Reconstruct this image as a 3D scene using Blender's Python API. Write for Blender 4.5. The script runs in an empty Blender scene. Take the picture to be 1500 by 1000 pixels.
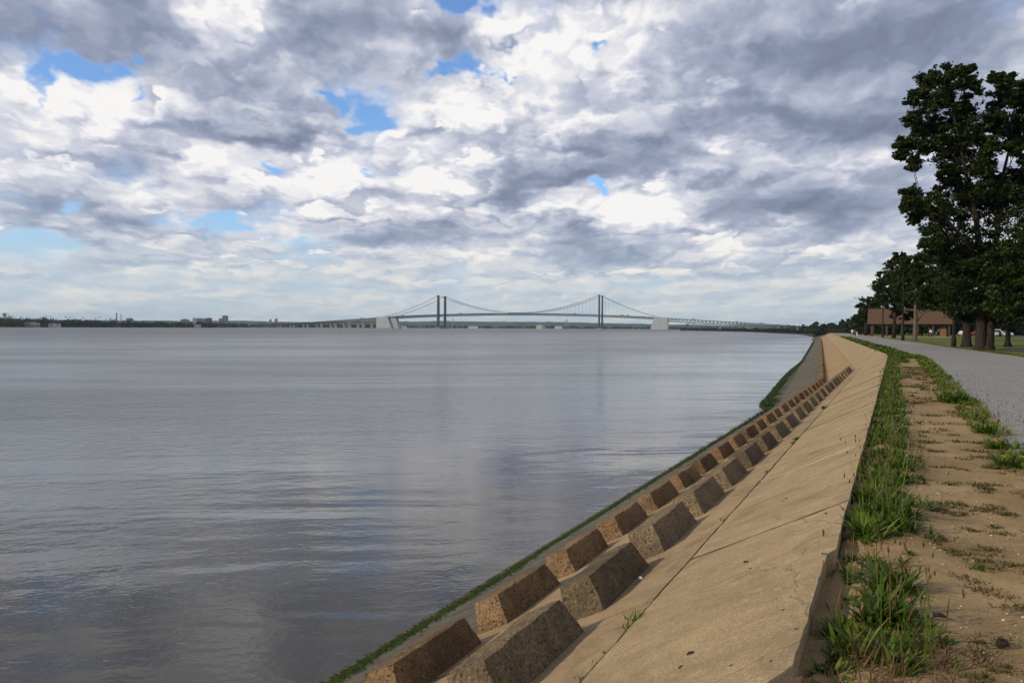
import bpy, bmesh, math, random
import numpy as np
from mathutils import Vector, Matrix, noise as mnoise

C = bpy.context.scene.collection
SC = bpy.context.scene
rnd = random.Random(7)
R = math.radians

# ------------------------------------------------------------------ camera
F = 1211.0                      # focal length in pixels of a 1500-pixel-wide frame
EYE = 1.65                      # eye height above the promenade (z = 0)
WATER_Z = -3.1
PITCH = math.atan(19.9 / F)
ROLL = R(0.30)
cd = bpy.data.cameras.new('camera')
cam = bpy.data.objects.new('camera', cd)
C.objects.link(cam)
cd.sensor_width = 22.3
cd.lens = 22.3 * F / 1500.0
cd.clip_start = 0.1
cd.clip_end = 60000
CAM_M = Matrix.Translation((0, 0, EYE)) @ Matrix.Rotation(R(90) - PITCH, 4, 'X') @ Matrix.Rotation(ROLL, 4, 'Z')
cam.matrix_world = CAM_M
SC.camera = cam
CAM_R = CAM_M.to_3x3()

def ray(px, py):
    return CAM_R @ Vector(((px - 750) / F, (500 - py) / F, -1.0))
def at(px, py, D):
    """point on the sight line through a photo pixel at depth D"""
    r = ray(px, py)
    return Vector((0, 0, EYE)) + r * (D / r.y)
def ground(px, py, z=0.0):
    r = ray(px, py)
    return Vector((0, 0, EYE)) + r * ((z - EYE) / r.z)
def xat(px, D, py=480):
    return at(px, py, D).x

# ------------------------------------------------------------------ objects
def link(o, parent=None):
    C.objects.link(o)
    if parent is not None: o.parent = parent
    return o
def tag(o, label=None, cat=None, group=None, kind=None):
    if label: o['label'] = label
    if cat: o['category'] = cat
    if group: o['group'] = group
    if kind: o['kind'] = kind
    return o
def thing(name, label, cat, loc=(0, 0, 0), rz=0.0, group=None):
    o = bpy.data.objects.new(name, None)
    o.location = loc; o.rotation_euler = (0, 0, rz)
    link(o)
    return tag(o, label, cat, group)
def mesh_obj(name, verts, faces, mat, parent=None, smooth=False, loc=None):
    me = bpy.data.meshes.new(name)
    me.from_pydata([tuple(v) for v in verts], [], faces)
    me.update()
    if mat: me.materials.append(mat)
    if smooth: me.shade_smooth()
    o = bpy.data.objects.new(name, me)
    if loc is not None: o.location = loc
    return link(o, parent)
def copy_tree(o, parent=None):
    c = o.copy(); C.objects.link(c)
    if parent is not None: c.parent = parent
    for ch in list(o.children): copy_tree(ch, c)
    return c

class MB:
    """collects simple solids into one mesh"""
    def __init__(s): s.v = []; s.f = []
    def add(s, vs, fs):
        n = len(s.v); s.v += [Vector(v) for v in vs]; s.f += [tuple(i + n for i in f) for f in fs]
        return s
    def box(s, x0, x1, y0, y1, z0, z1):
        return s.hexa([(x0, y0, z0), (x1, y0, z0), (x1, y1, z0), (x0, y1, z0), (x0, y0, z1), (x1, y0, z1), (x1, y1, z1), (x0, y1, z1)])
    def hexa(s, p):
        return s.add(p, [(3, 2, 1, 0), (4, 5, 6, 7), (0, 1, 5, 4), (1, 2, 6, 5), (2, 3, 7, 6), (3, 0, 4, 7)])
    def bar(s, a, b, w, h=None, up=(0, 0, 1)):
        a = Vector(a); b = Vector(b); h = h or w
        d = (b - a).normalized(); u = Vector(up)
        if abs(d.dot(u)) > .98: u = Vector((1, 0, 0))
        r = d.cross(u).normalized() * (w / 2); t = r.cross(d).normalized() * (h / 2)
        return s.hexa([a - r - t, a + r - t, a + r + t, a - r + t, b - r - t, b + r - t, b + r + t, b - r + t])
    def tube(s, pts, rad, n=8, cap=True):
        pts = [Vector(p) for p in pts]
        rad = rad if hasattr(rad, '__len__') else [rad] * len(pts)
        vs = []; fs = []
        ref = None
        for i, p in enumerate(pts):
            d = (pts[min(i + 1, len(pts) - 1)] - pts[max(i - 1, 0)])
            d = d.normalized() if d.length > 1e-9 else Vector((0, 0, 1))
            if ref is None: ref = Vector((1, 0, 0)) if abs(d.x) < .8 else Vector((0, 1, 0))
            a = d.cross(ref).normalized(); b = d.cross(a).normalized(); ref = -b.cross(d) if False else ref
            for k in range(n):
                t = 2 * math.pi * k / n
                vs.append(p + (a * math.cos(t) + b * math.sin(t)) * rad[i])
        for i in range(len(pts) - 1):
            for k in range(n):
                k2 = (k + 1) % n
                fs.append((i * n + k, i * n + k2, (i + 1) * n + k2, (i + 1) * n + k))
        if cap:
            fs.append(tuple(range(n))[::-1]); fs.append(tuple((len(pts) - 1) * n + k for k in range(n)))
        return s.add(vs, fs)
    def lathe(s, c, prof, n=16):
        c = Vector(c); vs = []; fs = []
        for (r, z) in prof:
            for k in range(n):
                t = 2 * math.pi * k / n
                vs.append(c + Vector((r * math.cos(t), r * math.sin(t), z)))
        for i in range(len(prof) - 1):
            for k in range(n):
                k2 = (k + 1) % n
                fs.append((i * n + k, i * n + k2, (i + 1) * n + k2, (i + 1) * n + k))
        fs.append(tuple(range(n))[::-1]); fs.append(tuple((len(prof) - 1) * n + k for k in range(n)))
        return s.add(vs, fs)
    def build(s, name, mat, parent=None, smooth=False, loc=None):
        return mesh_obj(name, s.v, s.f, mat, parent, smooth, loc)

# ------------------------------------------------------------------ node helper
class NT:
    def __init__(s, tree): s.t = tree; s.t.nodes.clear()
    def n(s, typ, props=None, **ins):
        nd = s.t.nodes.new(typ)
        for k, v in (props or {}).items(): setattr(nd, k, v)
        for k, v in ins.items(): s.set(nd, k, v)
        return nd
    def set(s, nd, k, v):
        sock = None
        if isinstance(k, int): sock = nd.inputs[k]
        elif k[0] == 'i' and k[1:].isdigit(): sock = nd.inputs[int(k[1:])]
        else: sock = nd.inputs[k.replace('_', ' ')]
        if isinstance(v, bpy.types.NodeSocket): s.t.links.new(v, sock)
        elif isinstance(v, bpy.types.Node): s.t.links.new(v.outputs[0], sock)
        else:
            if hasattr(sock.default_value, '__len__') and not hasattr(v, '__len__'): v = [v] * len(sock.default_value)
            if sock.type == 'RGBA' and len(v) == 3: v = (*v, 1)
            sock.default_value = v
    def m(s, op, a, b=None, c=None, clamp=False):
        nd = s.t.nodes.new('ShaderNodeMath'); nd.operation = op; nd.use_clamp = clamp
        s.set(nd, 0, a)
        if b is not None: s.set(nd, 1, b)
        if c is not None: s.set(nd, 2, c)
        return nd.outputs[0]
    def vm(s, op, a, b=None, c=None):
        nd = s.t.nodes.new('ShaderNodeVectorMath'); nd.operation = op
        s.set(nd, 0, a)
        if b is not None:
            if op == 'SCALE': s.set(nd, 3, b)
            else: s.set(nd, 1, b)
        if c is not None: s.set(nd, 2, c)
        return nd.outputs['Value'] if op in ('LENGTH', 'DOT_PRODUCT', 'DISTANCE') else nd.outputs[0]
    def comb(s, x, y, z=0.0):
        nd = s.t.nodes.new('ShaderNodeCombineXYZ')
        s.set(nd, 0, x); s.set(nd, 1, y); s.set(nd, 2, z)
        return nd.outputs[0]
    def sep(s, v):
        nd = s.t.nodes.new('ShaderNodeSeparateXYZ'); s.set(nd, 0, v)
        return nd.outputs
    def noise(s, vec, scale, detail=4, rough=.5, dist=0, out=0, lac=2.0, **pr):
        nd = s.t.nodes.new('ShaderNodeTexNoise')
        for k, v in pr.items(): setattr(nd, k, v)
        if vec is not None: s.set(nd, 'Vector', vec)
        for k, v in (('Scale', scale), ('Detail', detail), ('Roughness', rough), ('Distortion', dist), ('Lacunarity', lac)): s.set(nd, k, v)
        return nd.outputs[out]
    def voro(s, vec, scale, feature='F1', out='Distance', rand=1.0, detail=0):
        nd = s.t.nodes.new('ShaderNodeTexVoronoi'); nd.feature = feature
        if vec is not None: s.set(nd, 'Vector', vec)
        s.set(nd, 'Scale', scale); s.set(nd, 'Randomness', rand)
        if detail: s.set(nd, 'Detail', detail)
        return nd.outputs[out]
    def mr(s, v, a, b, c=0.0, d=1.0, smooth=True):
        nd = s.t.nodes.new('ShaderNodeMapRange')
        nd.interpolation_type = 'SMOOTHSTEP' if smooth else 'LINEAR'
        s.set(nd, 0, v)
        for i, x in enumerate((a, b, c, d)): s.set(nd, i + 1, x)
        return nd.outputs[0]
    def mix(s, f, a, b, blend='MIX'):
        nd = s.t.nodes.new('ShaderNodeMix'); nd.data_type = 'RGBA'; nd.blend_type = blend
        s.set(nd, 0, f); s.set(nd, 6, a); s.set(nd, 7, b)
        return nd.outputs[2]
    def ramp(s, f, stops, interp='LINEAR'):
        nd = s.t.nodes.new('ShaderNodeValToRGB'); cr = nd.color_ramp; cr.interpolation = interp
        while len(cr.elements) < len(stops): cr.elements.new(0.5)
        for e, (p, c) in zip(cr.elements, stops):
            e.position = p; e.color = (*c, 1) if len(c) == 3 else c
        s.set(nd, 0, f)
        return nd.outputs[0]
# ------------------------------------------------------------------ sky, sun
SUN_AZ = R(-113)      # clockwise from straight ahead: left and a little behind
SUN_EL = R(25)
def build_sky():
    w = bpy.data.worlds.new('World'); SC.world = w; w.use_nodes = True
    N = NT(w.node_tree)
    dirv = N.n('ShaderNodeTexCoord').outputs['Generated']
    x, y, z = N.sep(dirv)
    el = N.m('MAXIMUM', N.m('ARCSINE', z), 0.0)
    az = N.m('ARCTAN2', x, y)
    P = N.comb(az, el)
    # cells that shrink towards the horizon like clouds on a wide deck
    cel = N.m('ADD', el, 0.10)
    qx = N.m('DIVIDE', N.m('MULTIPLY', az, 1.75), N.m('POWER', cel, .22))
    qy = N.m('MULTIPLY', N.m('LOGARITHM', cel, math.e), 1.3)
    Q = N.comb(qx, qy, 0)
    D2 = dict(noise_dimensions='2D')
    # organic warp of the blob layout
    wn = N.noise(Q, 3.4, 4, .6, out=1, **D2)
    wv = N.vm('MULTIPLY', N.vm('SUBTRACT', wn, (.5, .5, .5)), N.comb(N.m('MULTIPLY', cel, .50), N.m('MULTIPLY', cel, .30)))
    PW = N.vm('ADD', P, wv)
    def azel(px, py):
        r = ray(px, py).normalized()
        return math.atan2(r.x, r.y), math.asin(r.z)
    def blobs(lst):
        acc = None
        for (px, py, rx, ry, a) in lst:
            ca, ce = azel(px, py)
            d = N.vm('MULTIPLY_ADD', PW, (F / rx, F / ry, 0), (-ca * F / rx, -ce * F / ry, 0))
            g = N.m('POWER', 0.36788, N.vm('DOT_PRODUCT', d, d))
            acc = N.m('MULTIPLY', g, a) if acc is None else N.m('MULTIPLY_ADD', g, a, acc)
        return acc
    holes = blobs(HOLES)
    shade = blobs(SHADES)
    # cloud relief: billowy noise, and the same a little nearer the sun
    wq = N.vm('ADD', Q, N.vm('SCALE', N.vm('SUBTRACT', N.noise(Q, 9, 3, .6, out=1, **D2), (.5, .5, .5)), .16))
    def relief(q):
        n1 = N.noise(q, 2.4, 9, .50, .0, **D2)
        v = N.voro(q, 4.7); v2 = N.voro(q, 13.0)
        for sk in (v, v2): sk.node.voronoi_dimensions = '2D'
        return N.m('ADD', N.m('MULTIPLY', n1, .58), N.m('ADD', N.m('MULTIPLY', N.m('SUBTRACT', .5, v), .34), N.m('MULTIPLY', N.m('SUBTRACT', .5, v2), .15)))
    d0 = relief(wq)
    d1 = relief(N.vm('ADD', wq, (-.028, .05, 0)))
    lit = N.m('SUBTRACT', d0, d1)
    big = N.noise(Q, 1.6, 3, .5, **D2)
    # coverage
    cov = N.m('ADD', N.m('ADD', N.m('MULTIPLY', N.m('SUBTRACT', d0, .34), 1.9), .62), N.m('MULTIPLY', holes, .95))
    low = N.mr(el, 0.02, 0.13, 1, 0)
    cov = N.m('SUBTRACT', cov, N.m('MULTIPLY', low, .10))
    cov = N.m('ADD', cov, N.mr(el, .36, .46, 0, .7))
    alpha = N.mr(cov, -.26, .58)
    # brightness of the cloud
    b = N.m('MULTIPLY_ADD', shade, .56, .66)
    b = N.m('MULTIPLY_ADD', N.m('SUBTRACT', big, .5), .22, b)
    b = N.m('MULTIPLY_ADD', lit, N.m('MULTIPLY_ADD', shade, 1.1, 1.35), b)
    b = N.m('MULTIPLY_ADD', N.m('SUBTRACT', d0, .36), .30, b)
    b = N.m('MULTIPLY_ADD', N.m('SUBTRACT', 1.0, alpha), .20, b)       # thin edges glow
    # separate heaps of cumulus with crisp sunny tops and grey bases in front of the deck
    q2 = N.vm('ADD', N.vm('MULTIPLY', wq, (1.15, 1.25, 1)), (5.3, 2.1, 0))
    e0 = relief(q2); e1 = relief(N.vm('ADD', q2, (-.022, .060, 0)))
    heap = N.m('ADD', N.m('ADD', e0, N.m('MULTIPLY', holes, .16)), N.m('MULTIPLY', shade, .05))
    a2 = N.m('MULTIPLY', N.mr(heap, .36, .46), N.mr(el, .02, .09, .35, 1.0))
    a2 = N.m('MULTIPLY', a2, N.mr(shade, -.55, .05, .28, 1.0))
    b2 = N.m('MULTIPLY_ADD', shade, .46, .665)
    b2 = N.m('MULTIPLY_ADD', N.m('SUBTRACT', e0, e1), N.m('MULTIPLY_ADD', shade, .9, 2.1), b2)
    b2 = N.m('MULTIPLY_ADD', N.m('SUBTRACT', e0, .44), -.45, b2)
    b = N.m('ADD', N.m('MULTIPLY', b, N.m('SUBTRACT', 1.0, a2)), N.m('MULTIPLY', b2, a2))
    alpha = N.m('MAXIMUM', alpha, N.m('MULTIPLY', a2, N.mr(holes, -.75, -.35)))
    ccol = N.ramp(b, [(0.0, (.165, .19, .27)), (.22, (.24, .28, .39)), (.45, (.385, .425, .55)), (.65, (.58, .605, .70)), (.85, (.79, .79, .84)), (1.0, (.95, .935, .925))])
    # clouds low over the horizon are creamy and pale
    lcol = N.ramp(b, [(0.0, (.25, .33, .45)), (.35, (.39, .48, .60)), (.6, (.57, .64, .71)), (.8, (.80, .78, .74)), (1.0, (.94, .88, .78))])
    ccol = N.mix(N.mr(el, 0.02, .15, .85, 0), ccol, lcol)
    sky = N.n('ShaderNodeTexSky', {'sky_type': 'NISHITA', 'sun_disc': False, 'sun_elevation': SUN_EL, 'sun_rotation': SUN_AZ, 'air_density': 1.0, 'dust_density': .6, 'ozone_density': 1.5}).outputs[0]
    sky = N.mix(1.0, sky, (1.15, 1.45, 1.9), 'MULTIPLY')
    pale = N.mix(N.mr(el, 0.0, .16, .85, 0), sky, N.n('ShaderNodeVectorMath', {'operation': 'SCALE'}, i0=(.44, .57, .70), Scale=10.0).outputs[0])
    c10 = N.vm('SCALE', ccol, 10.0)
    col = N.mix(alpha, pale, c10)
    # last degree above the horizon goes to an even haze
    col = N.mix(N.mr(el, 0.0, .11, .62, 0), col, (5.5, 6.2, 6.8))
    # unseen sky overhead dimmed to cut fill light and deepen the shade
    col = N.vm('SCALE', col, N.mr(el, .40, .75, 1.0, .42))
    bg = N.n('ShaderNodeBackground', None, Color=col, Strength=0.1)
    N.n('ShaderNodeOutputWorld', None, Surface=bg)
    w.cycles.sampling_method = 'MANUAL'; w.cycles.sample_map_resolution = 1024
    sd = bpy.data.lights.new('sun', 'SUN'); sd.energy = SUN_E; sd.angle = R(0.5); sd.color = (1.0, .83, .60)
    so = link(bpy.data.objects.new('sun', sd))
    sv = Vector((math.sin(SUN_AZ) * math.cos(SUN_EL), math.cos(SUN_AZ) * math.cos(SUN_EL), math.sin(SUN_EL)))
    so.rotation_euler = sv.to_track_quat('Z', 'Y').to_euler()
SUN_E = 2.9
HOLES = [(1150, 200, 420, 190, .55), (330, 180, 110, 60, .4), (330, 30, 100, 50, .4), (1250, 330, 120, 60, .3), (820, 350, 200, 40, .3), (610, 60, 120, 50, .4), (708, 8, 48, 24, -1.2), (132, 98, 34, 15, -.95), (190, 75, 24, 7, -.9), (62, 128, 13, 20, -.8), (196, 140, 10, 10, -.6), (85, 105, 22, 8, -.5),
         (700, 101, 52, 14, -1.15), (650, 111, 28, 8, -.95), (548, 165, 36, 26, -1.0), (535, 192, 30, 10, -.95), (490, 146, 20, 12, -1.0), (402, 237, 22, 11, -1.2), (549, 250, 10, 7, -.8),
         (840, 76, 28, 12, -1.1), (755, 103, 10, 6, -.8), (868, 284, 14, 11, -1.1), (660, 230, 10, 5, -.3),
         (108, 314, 20, 10, -.6), (300, 326, 56, 10, -.95), (40, 350, 50, 15, -.85), (75, 366, 40, 8, -.55), (440, 360, 60, 9, -.8), (400, 378, 60, 7, -.5), (30, 378, 50, 8, -.5),
         (500, 415, 200, 14, -.25), (250, 405, 200, 10, -.2), (1180, 365, 60, 10, -.3), (1000, 420, 120, 12, -.3), (700, 395, 60, 10, -.3), (1310, 355, 30, 10, -.3)]
SHADES = [(100, 35, 130, 45, -.62), (230, 25, 90, 40, -.5), (20, 70, 60, 22, -.35), (575, 70, 130, 42, -.55), (470, 40, 70, 60, -.35), (660, 75, 60, 25, -.35), (355, 110, 60, 50, -.42), (350, 185, 110, 14, -.6), (450, 200, 80, 12, -.55),
          (190, 180, 60, 8, -.4), (1200, 55, 240, 60, -.72), (1330, 150, 160, 80, -.45), (1130, 180, 180, 20, -.75), (1040, 165, 70, 14, -.4), (850, 215, 110, 12, -.5), (960, 235, 120, 16, -.65), (860, 265, 140, 16, -.8), (720, 280, 60, 12, -.5),
          (1130, 300, 110, 36, -.75), (1280, 300, 100, 40, -.55), (900, 375, 80, 16, -.8), (830, 355, 60, 12, -.6), (650, 335, 90, 10, -.55), (560, 350, 60, 12, -.6), (50, 312, 60, 15, -.6), (195, 328, 52, 13, -.65), (110, 355, 40, 9, -.5), (230, 385, 90, 9, -.45), (210, 255, 50, 16, -.3), (580, 285, 40, 12, -.35), (1000, 405, 90, 8, -.3), (1190, 390, 80, 12, -.2), (830, 342, 40, 7, -.5),
          (110, 160, 50, 34, .5), (165, 150, 40, 34, .4), (22, 115, 30, 18, .45), (345, 25, 45, 40, .6), (320, 70, 30, 20, .4), (650, 262, 42, 16, .9), (600, 305, 50, 10, .5), (500, 235, 60, 26, .5), (420, 270, 80, 24, .4), (280, 230, 60, 12, .45), (210, 280, 70, 12, .35), (560, 205, 50, 10, .45),
          (790, 140, 70, 40, .55), (680, 160, 70, 26, .5), (760, 50, 40, 50, .45), (870, 50, 110, 38, .45), (980, 120, 60, 24, .3), (940, 300, 70, 22, 1.05), (1000, 268, 18, 14, .8), (1020, 318, 34, 12, .8), (890, 315, 40, 14, .7), (1060, 215, 18, 7, .6), (1070, 355, 24, 14, .7), (1150, 340, 40, 16, .5), (950, 400, 60, 10, .6), (1290, 405, 36, 10, .7), (1230, 415, 40, 8, .5), (1280, 240, 50, 12, .4), (1230, 135, 20, 20, .25), (840, 228, 22, 8, .4), (250, 205, 40, 8, .3), (700, 365, 60, 8, .3), (850, 405, 40, 6, .4), (130, 425, 60, 6, .3), (300, 400, 70, 6, .3)]
build_sky()
SC.view_settings.view_transform = 'Standard'
SC.view_settings.look = 'None'
SC.view_settings.gamma = 1.0
SC.view_settings.exposure = 0.0
SC.cycles.use_denoising = True
SC.cycles.max_bounces = 6
# ------------------------------------------------------------------ materials
def new_mat(name):
    m = bpy.data.materials.new(name); m.use_nodes = True
    N = NT(m.node_tree)
    out = N.n('ShaderNodeOutputMaterial')
    p = N.n('ShaderNodeBsdfPrincipled')
    N.t.links.new(p.outputs[0], out.inputs[0])
    N.set(p, 'Roughness', .85)
    return m, N, p
def flat(name, col, rough=.7, metal=0.0, var=.12, scale=3.0, bump=0.0):
    m, N, p = new_mat(name)
    co = N.n('ShaderNodeTexCoord').outputs['Object']
    n = N.noise(co, scale, 5, .6)
    c = N.mix(N.mr(n, .3, .7), tuple(x * (1 - var) for x in col), tuple(min(1, x * (1 + var)) for x in col))
    N.set(p, 'Base Color', c); N.set(p, 'Roughness', rough); N.set(p, 'Metallic', metal)
    if bump:
        b = N.n('ShaderNodeBump', None, Height=n, Strength=.6, Distance=bump)
        N.set(p, 'Normal', b.outputs[0])
    return m

AZ_SHORE = R(25)
def concrete(name, base, dark, light, pits=0.0, stain=None, stain_amt=.4, moss=None, rough=.9, speck=.5, fine=220, chips=False):
    """weathered exposed-aggregate concrete in world space"""
    m, N, p = new_mat(name)
    co = N.n('ShaderNodeNewGeometry').outputs['Position']
    big = N.noise(co, .55, 6, .62, .4)
    mid = N.noise(co, 5.0, 6, .65, .2)
    fin = N.noise(co, fine * .4, 3, .65)
    vv = N.n('ShaderNodeTexVoronoi', {'feature': 'F1'}, Vector=co, Scale=fine * .28)
    agg = vv.outputs['Color']
    aggv = N.sep(agg)[0]
    c = N.mix(N.mr(big, .3, .72), dark, base)
    c = N.mix(N.m('MULTIPLY', N.mr(mid, .45, .75), .55), c, light)
    # aggregate grains: grey and pale chips
    chip = N.m('MULTIPLY', N.mr(aggv, .72, .80), speck)
    c = N.mix(chip, c, tuple(x * .52 for x in (base[0], base[1] * 1.08, base[2] * 1.3)))
    chip2 = N.m('MULTIPLY', N.mr(aggv, .16, .08), speck * .8)
    c = N.mix(chip2, c, tuple(min(1, x * 1.5) for x in (base[0], base[1] * 1.03, base[2] * 1.12)))
    c = N.mix(N.m('MULTIPLY', N.m('SUBTRACT', fin, .5), 1.1), c, tuple(x * .55 for x in base))
    if chips:
        cv = N.n('ShaderNodeTexVoronoi', {'feature': 'F1'}, Vector=N.vm('MULTIPLY', co, (1, 1, .6)), Scale=26.0)
        ck = N.m('MULTIPLY', N.m('MULTIPLY', N.mr(cv.outputs['Distance'], .34, .24), N.mr(N.sep(cv.outputs['Color'])[0], .80, .84)), N.mr(N.noise(co, 1.7, 3, .6), .45, .6))
        c = N.mix(N.m('MULTIPLY', ck, .8), c, N.mix(N.sep(cv.outputs['Color'])[1], (.10, .10, .10), (.30, .31, .33)))
    if stain:
        st = N.noise(co, 1.3, 7, .68, .8)
        c = N.mix(N.m('MULTIPLY', N.mr(st, .46, .66), stain_amt), c, stain)
    if not pits and name != 'grey_wet_concrete':
        sk = N.noise(N.vm('MULTIPLY', N.n('ShaderNodeVectorRotate', {'rotation_type': 'Z_AXIS'}, Vector=co, Angle=AZ_SHORE).outputs[0], (.35, 3.2, .35)), 1.1, 6, .65, .5)
        c = N.mix(N.m('MULTIPLY', N.mr(sk, .50, .72), .42), c, tuple(x * .55 for x in base))
        cr = N.n('ShaderNodeTexVoronoi', {'feature': 'DISTANCE_TO_EDGE'}, Vector=N.vm('ADD', co, N.vm('SCALE', N.noise(co, 3.0, 5, .6, out=1), .35)), Scale=.42)
        c = N.mix(N.m('MULTIPLY', N.mr(cr, .006, .001), .55), c, tuple(x * .3 for x in base))
    if moss:
        ms = N.noise(co, 3.1, 6, .7, .5)
        c = N.mix(N.m('MULTIPLY', N.mr(ms, .50, .66), .6), c, moss)
    if pits:
        rn = N.n('ShaderNodeObjectInfo').outputs['Random']
        c = N.vm('SCALE', c, N.mr(rn, 0, 1, .62, 1.05, False))
    h = N.m('ADD', N.m('MULTIPLY', fin, .5), N.m('MULTIPLY', mid, .8))
    h = N.m('SUBTRACT', h, N.m('MULTIPLY', vv.outputs['Distance'], .3))
    if pits:
        pv = N.n('ShaderNodeTexVoronoi', {'feature': 'F1'}, Vector=co, Scale=19.0)
        pk = N.m('MULTIPLY', N.mr(pv.outputs['Distance'], .26, .16), N.mr(N.sep(pv.outputs['Color'])[1], .45, .5))
        h = N.m('SUBTRACT', h, N.m('MULTIPLY', pk, 2.2 * pits))
        c = N.mix(N.m('MULTIPLY', pk, .75 * pits), c, tuple(x * .25 for x in dark))
    if pits:
        rv = N.voro(co, 34.0)
        h = N.m('SUBTRACT', N.m('MULTIPLY', h, 1.3), N.m('MULTIPLY', rv, .9))
        c = N.mix(N.m('MULTIPLY', N.mr(rv, .45, .75), .55), c, tuple(x * .5 for x in dark))
    b = N.n('ShaderNodeBump', None, Height=h, Strength=.9, Distance=.013 if pits else .006)
    N.set(p, 'Base Color', c); N.set(p, 'Roughness', rough); N.set(p, 'Normal', b.outputs[0])
    N.set(p, 'Specular IOR Level', .12)
    return m

M = {}
M['slab'] = concrete('slab_concrete', (0.462, 0.354, 0.210), (0.342, 0.258, 0.156), (0.552, 0.432, 0.276), stain=(.18, .14, .09), stain_amt=.45, speck=.6, fine=400, chips=True)
M['slab_mid'] = concrete('mid_slab_concrete', (0.420, 0.318, 0.190), (0.312, 0.228, 0.138), (0.516, 0.396, 0.252), stain=(.16, .12, .08), stain_amt=.5, fine=400)
M['slab_ochre'] = concrete('ochre_slab_concrete', (.42, .31, .17), (.32, .23, .125), (.48, .365, .22), stain=(.22, .16, .09), stain_amt=.4)
M['slab_grey'] = concrete('grey_wet_concrete', (.165, .152, .122), (.092, .087, .072), (.235, .215, .175), stain=(.075, .072, .058), stain_amt=.6, rough=.85)
M['block_grey'] = concrete('block_weathered', (.31, .24, .15), (.155, .118, .078), (.42, .33, .22), pits=.8, stain=(.12, .10, .08), stain_amt=.6, moss=(.27, .215, .095))
M['block_orange'] = concrete('block_orange', (.32, .21, .12), (.185, .12, .07), (.41, .285, .175), pits=1.0, stain=(.10, .068, .045), stain_amt=.65, moss=(.17, .11, .05))
M['soil'] = flat('dark_soil', (.085, .058, .036), .95, var=.3, scale=9)
M['filler'] = flat('pale_joint_filler', (.47, .40, .31), .8, var=.15, scale=30)

def dirt_mat():
    m, N, p = new_mat('sandy_dirt')
    co = N.n('ShaderNodeNewGeometry').outputs['Position']
    big = N.noise(co, .9, 6, .6, .5); mid = N.noise(co, 7, 6, .68); fin = N.noise(co, 90, 3, .7)
    c = N.mix(N.mr(big, .35, .68), (.285, .20, .100), (.44, .315, .168))
    c = N.mix(N.m('MULTIPLY', N.mr(mid, .5, .75), .6), c, (.17, .115, .065))
    c = N.mix(N.m('MULTIPLY', N.mr(fin, .55, .7), .5), c, (.20, .135, .085))
    v = N.n('ShaderNodeTexVoronoi', {'feature': 'F1'}, Vector=co, Scale=70.0)
    k = N.sep(v.outputs['Color'])
    gr = N.m('MULTIPLY', N.mr(k[0], .80, .84), N.mr(v.outputs['Distance'], .45, .3))
    c = N.mix(N.m('MULTIPLY', gr, .8), c, N.mix(k[1], (.25, .18, .13), (.62, .54, .44)))
    h = N.m('ADD', N.m('MULTIPLY', fin, .35), N.m('ADD', N.m('MULTIPLY', mid, 1.2), N.m('MULTIPLY', gr, .8)))
    b = N.n('ShaderNodeBump', None, Height=h, Strength=.9, Distance=.016)
    N.set(p, 'Base Color', c); N.set(p, 'Normal', b.outputs[0]); N.set(p, 'Roughness', .95); N.set(p, 'Specular IOR Level', .2)
    return m
M['dirt'] = dirt_mat()
def path_mat():
    m, N, p = new_mat('tar_and_chip_paving')
    co = N.n('ShaderNodeNewGeometry').outputs['Position']
    v = N.n('ShaderNodeTexVoronoi', {'feature': 'F1'}, Vector=co, Scale=30.0)
    k = N.sep(v.outputs['Color'])
    big = N.noise(co, .35, 6, .6, .5)
    fin = N.noise(co, 30, 4, .7)
    c = N.ramp(k[0], [(0, (.10, .10, .105)), (.35, (.29, .295, .305)), (.7, (.44, .445, .46)), (1, (.64, .645, .66))])
    c = N.mix(N.mr(v.outputs['Distance'], .40, .65, 0, .8), c, (.085, .08, .075))
    c = N.mix(.30, c, N.mix(N.mr(big, .3, .7), (.29, .29, .295), (.40, .40, .405)))
    c = N.mix(N.m('MULTIPLY', N.mr(fin, .55, .8), .35), c, (.13, .12, .11))
    # loose sand and a crack or two
    sand = N.noise(co, 1.1, 6, .7)
    c = N.mix(N.m('MULTIPLY', N.mr(sand, .60, .72), .35), c, (.36, .30, .23))
    h = N.m('SUBTRACT', N.m('MULTIPLY', fin, .4), v.outputs['Distance'])
    b = N.n('ShaderNodeBump', None, Height=h, Strength=.8, Distance=.01)
    N.set(p, 'Base Color', c); N.set(p, 'Normal', b.outputs[0]); N.set(p, 'Roughness', .9); N.set(p, 'Specular IOR Level', .25)
    return m
M['path'] = path_mat()
def lawn_mat():
    m, N, p = new_mat('mown_lawn')
    co = N.n('ShaderNodeNewGeometry').outputs['Position']
    big = N.noise(co, .08, 6, .62, .6); mid = N.noise(co, 1.1, 6, .65); fin = N.noise(co, 14, 4, .75)
    c = N.mix(N.mr(big, .35, .65), (.085, .125, .016), (.15, .175, .030))
    c = N.mix(N.m('MULTIPLY', N.mr(mid, .52, .72), .55), c, (.20, .175, .055))
    c = N.mix(N.m('MULTIPLY', N.mr(fin, .5, .7), .6), c, (.045, .08, .012))
    h = N.m('ADD', N.m('MULTIPLY', fin, .6), mid)
    b = N.n('ShaderNodeBump', None, Height=h, Strength=1.0, Distance=.06)
    N.set(p, 'Base Color', c); N.set(p, 'Normal', b.outputs[0]); N.set(p, 'Roughness', .9); N.set(p, 'Specular IOR Level', .15)
    return m
M['lawn'] = lawn_mat()
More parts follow.
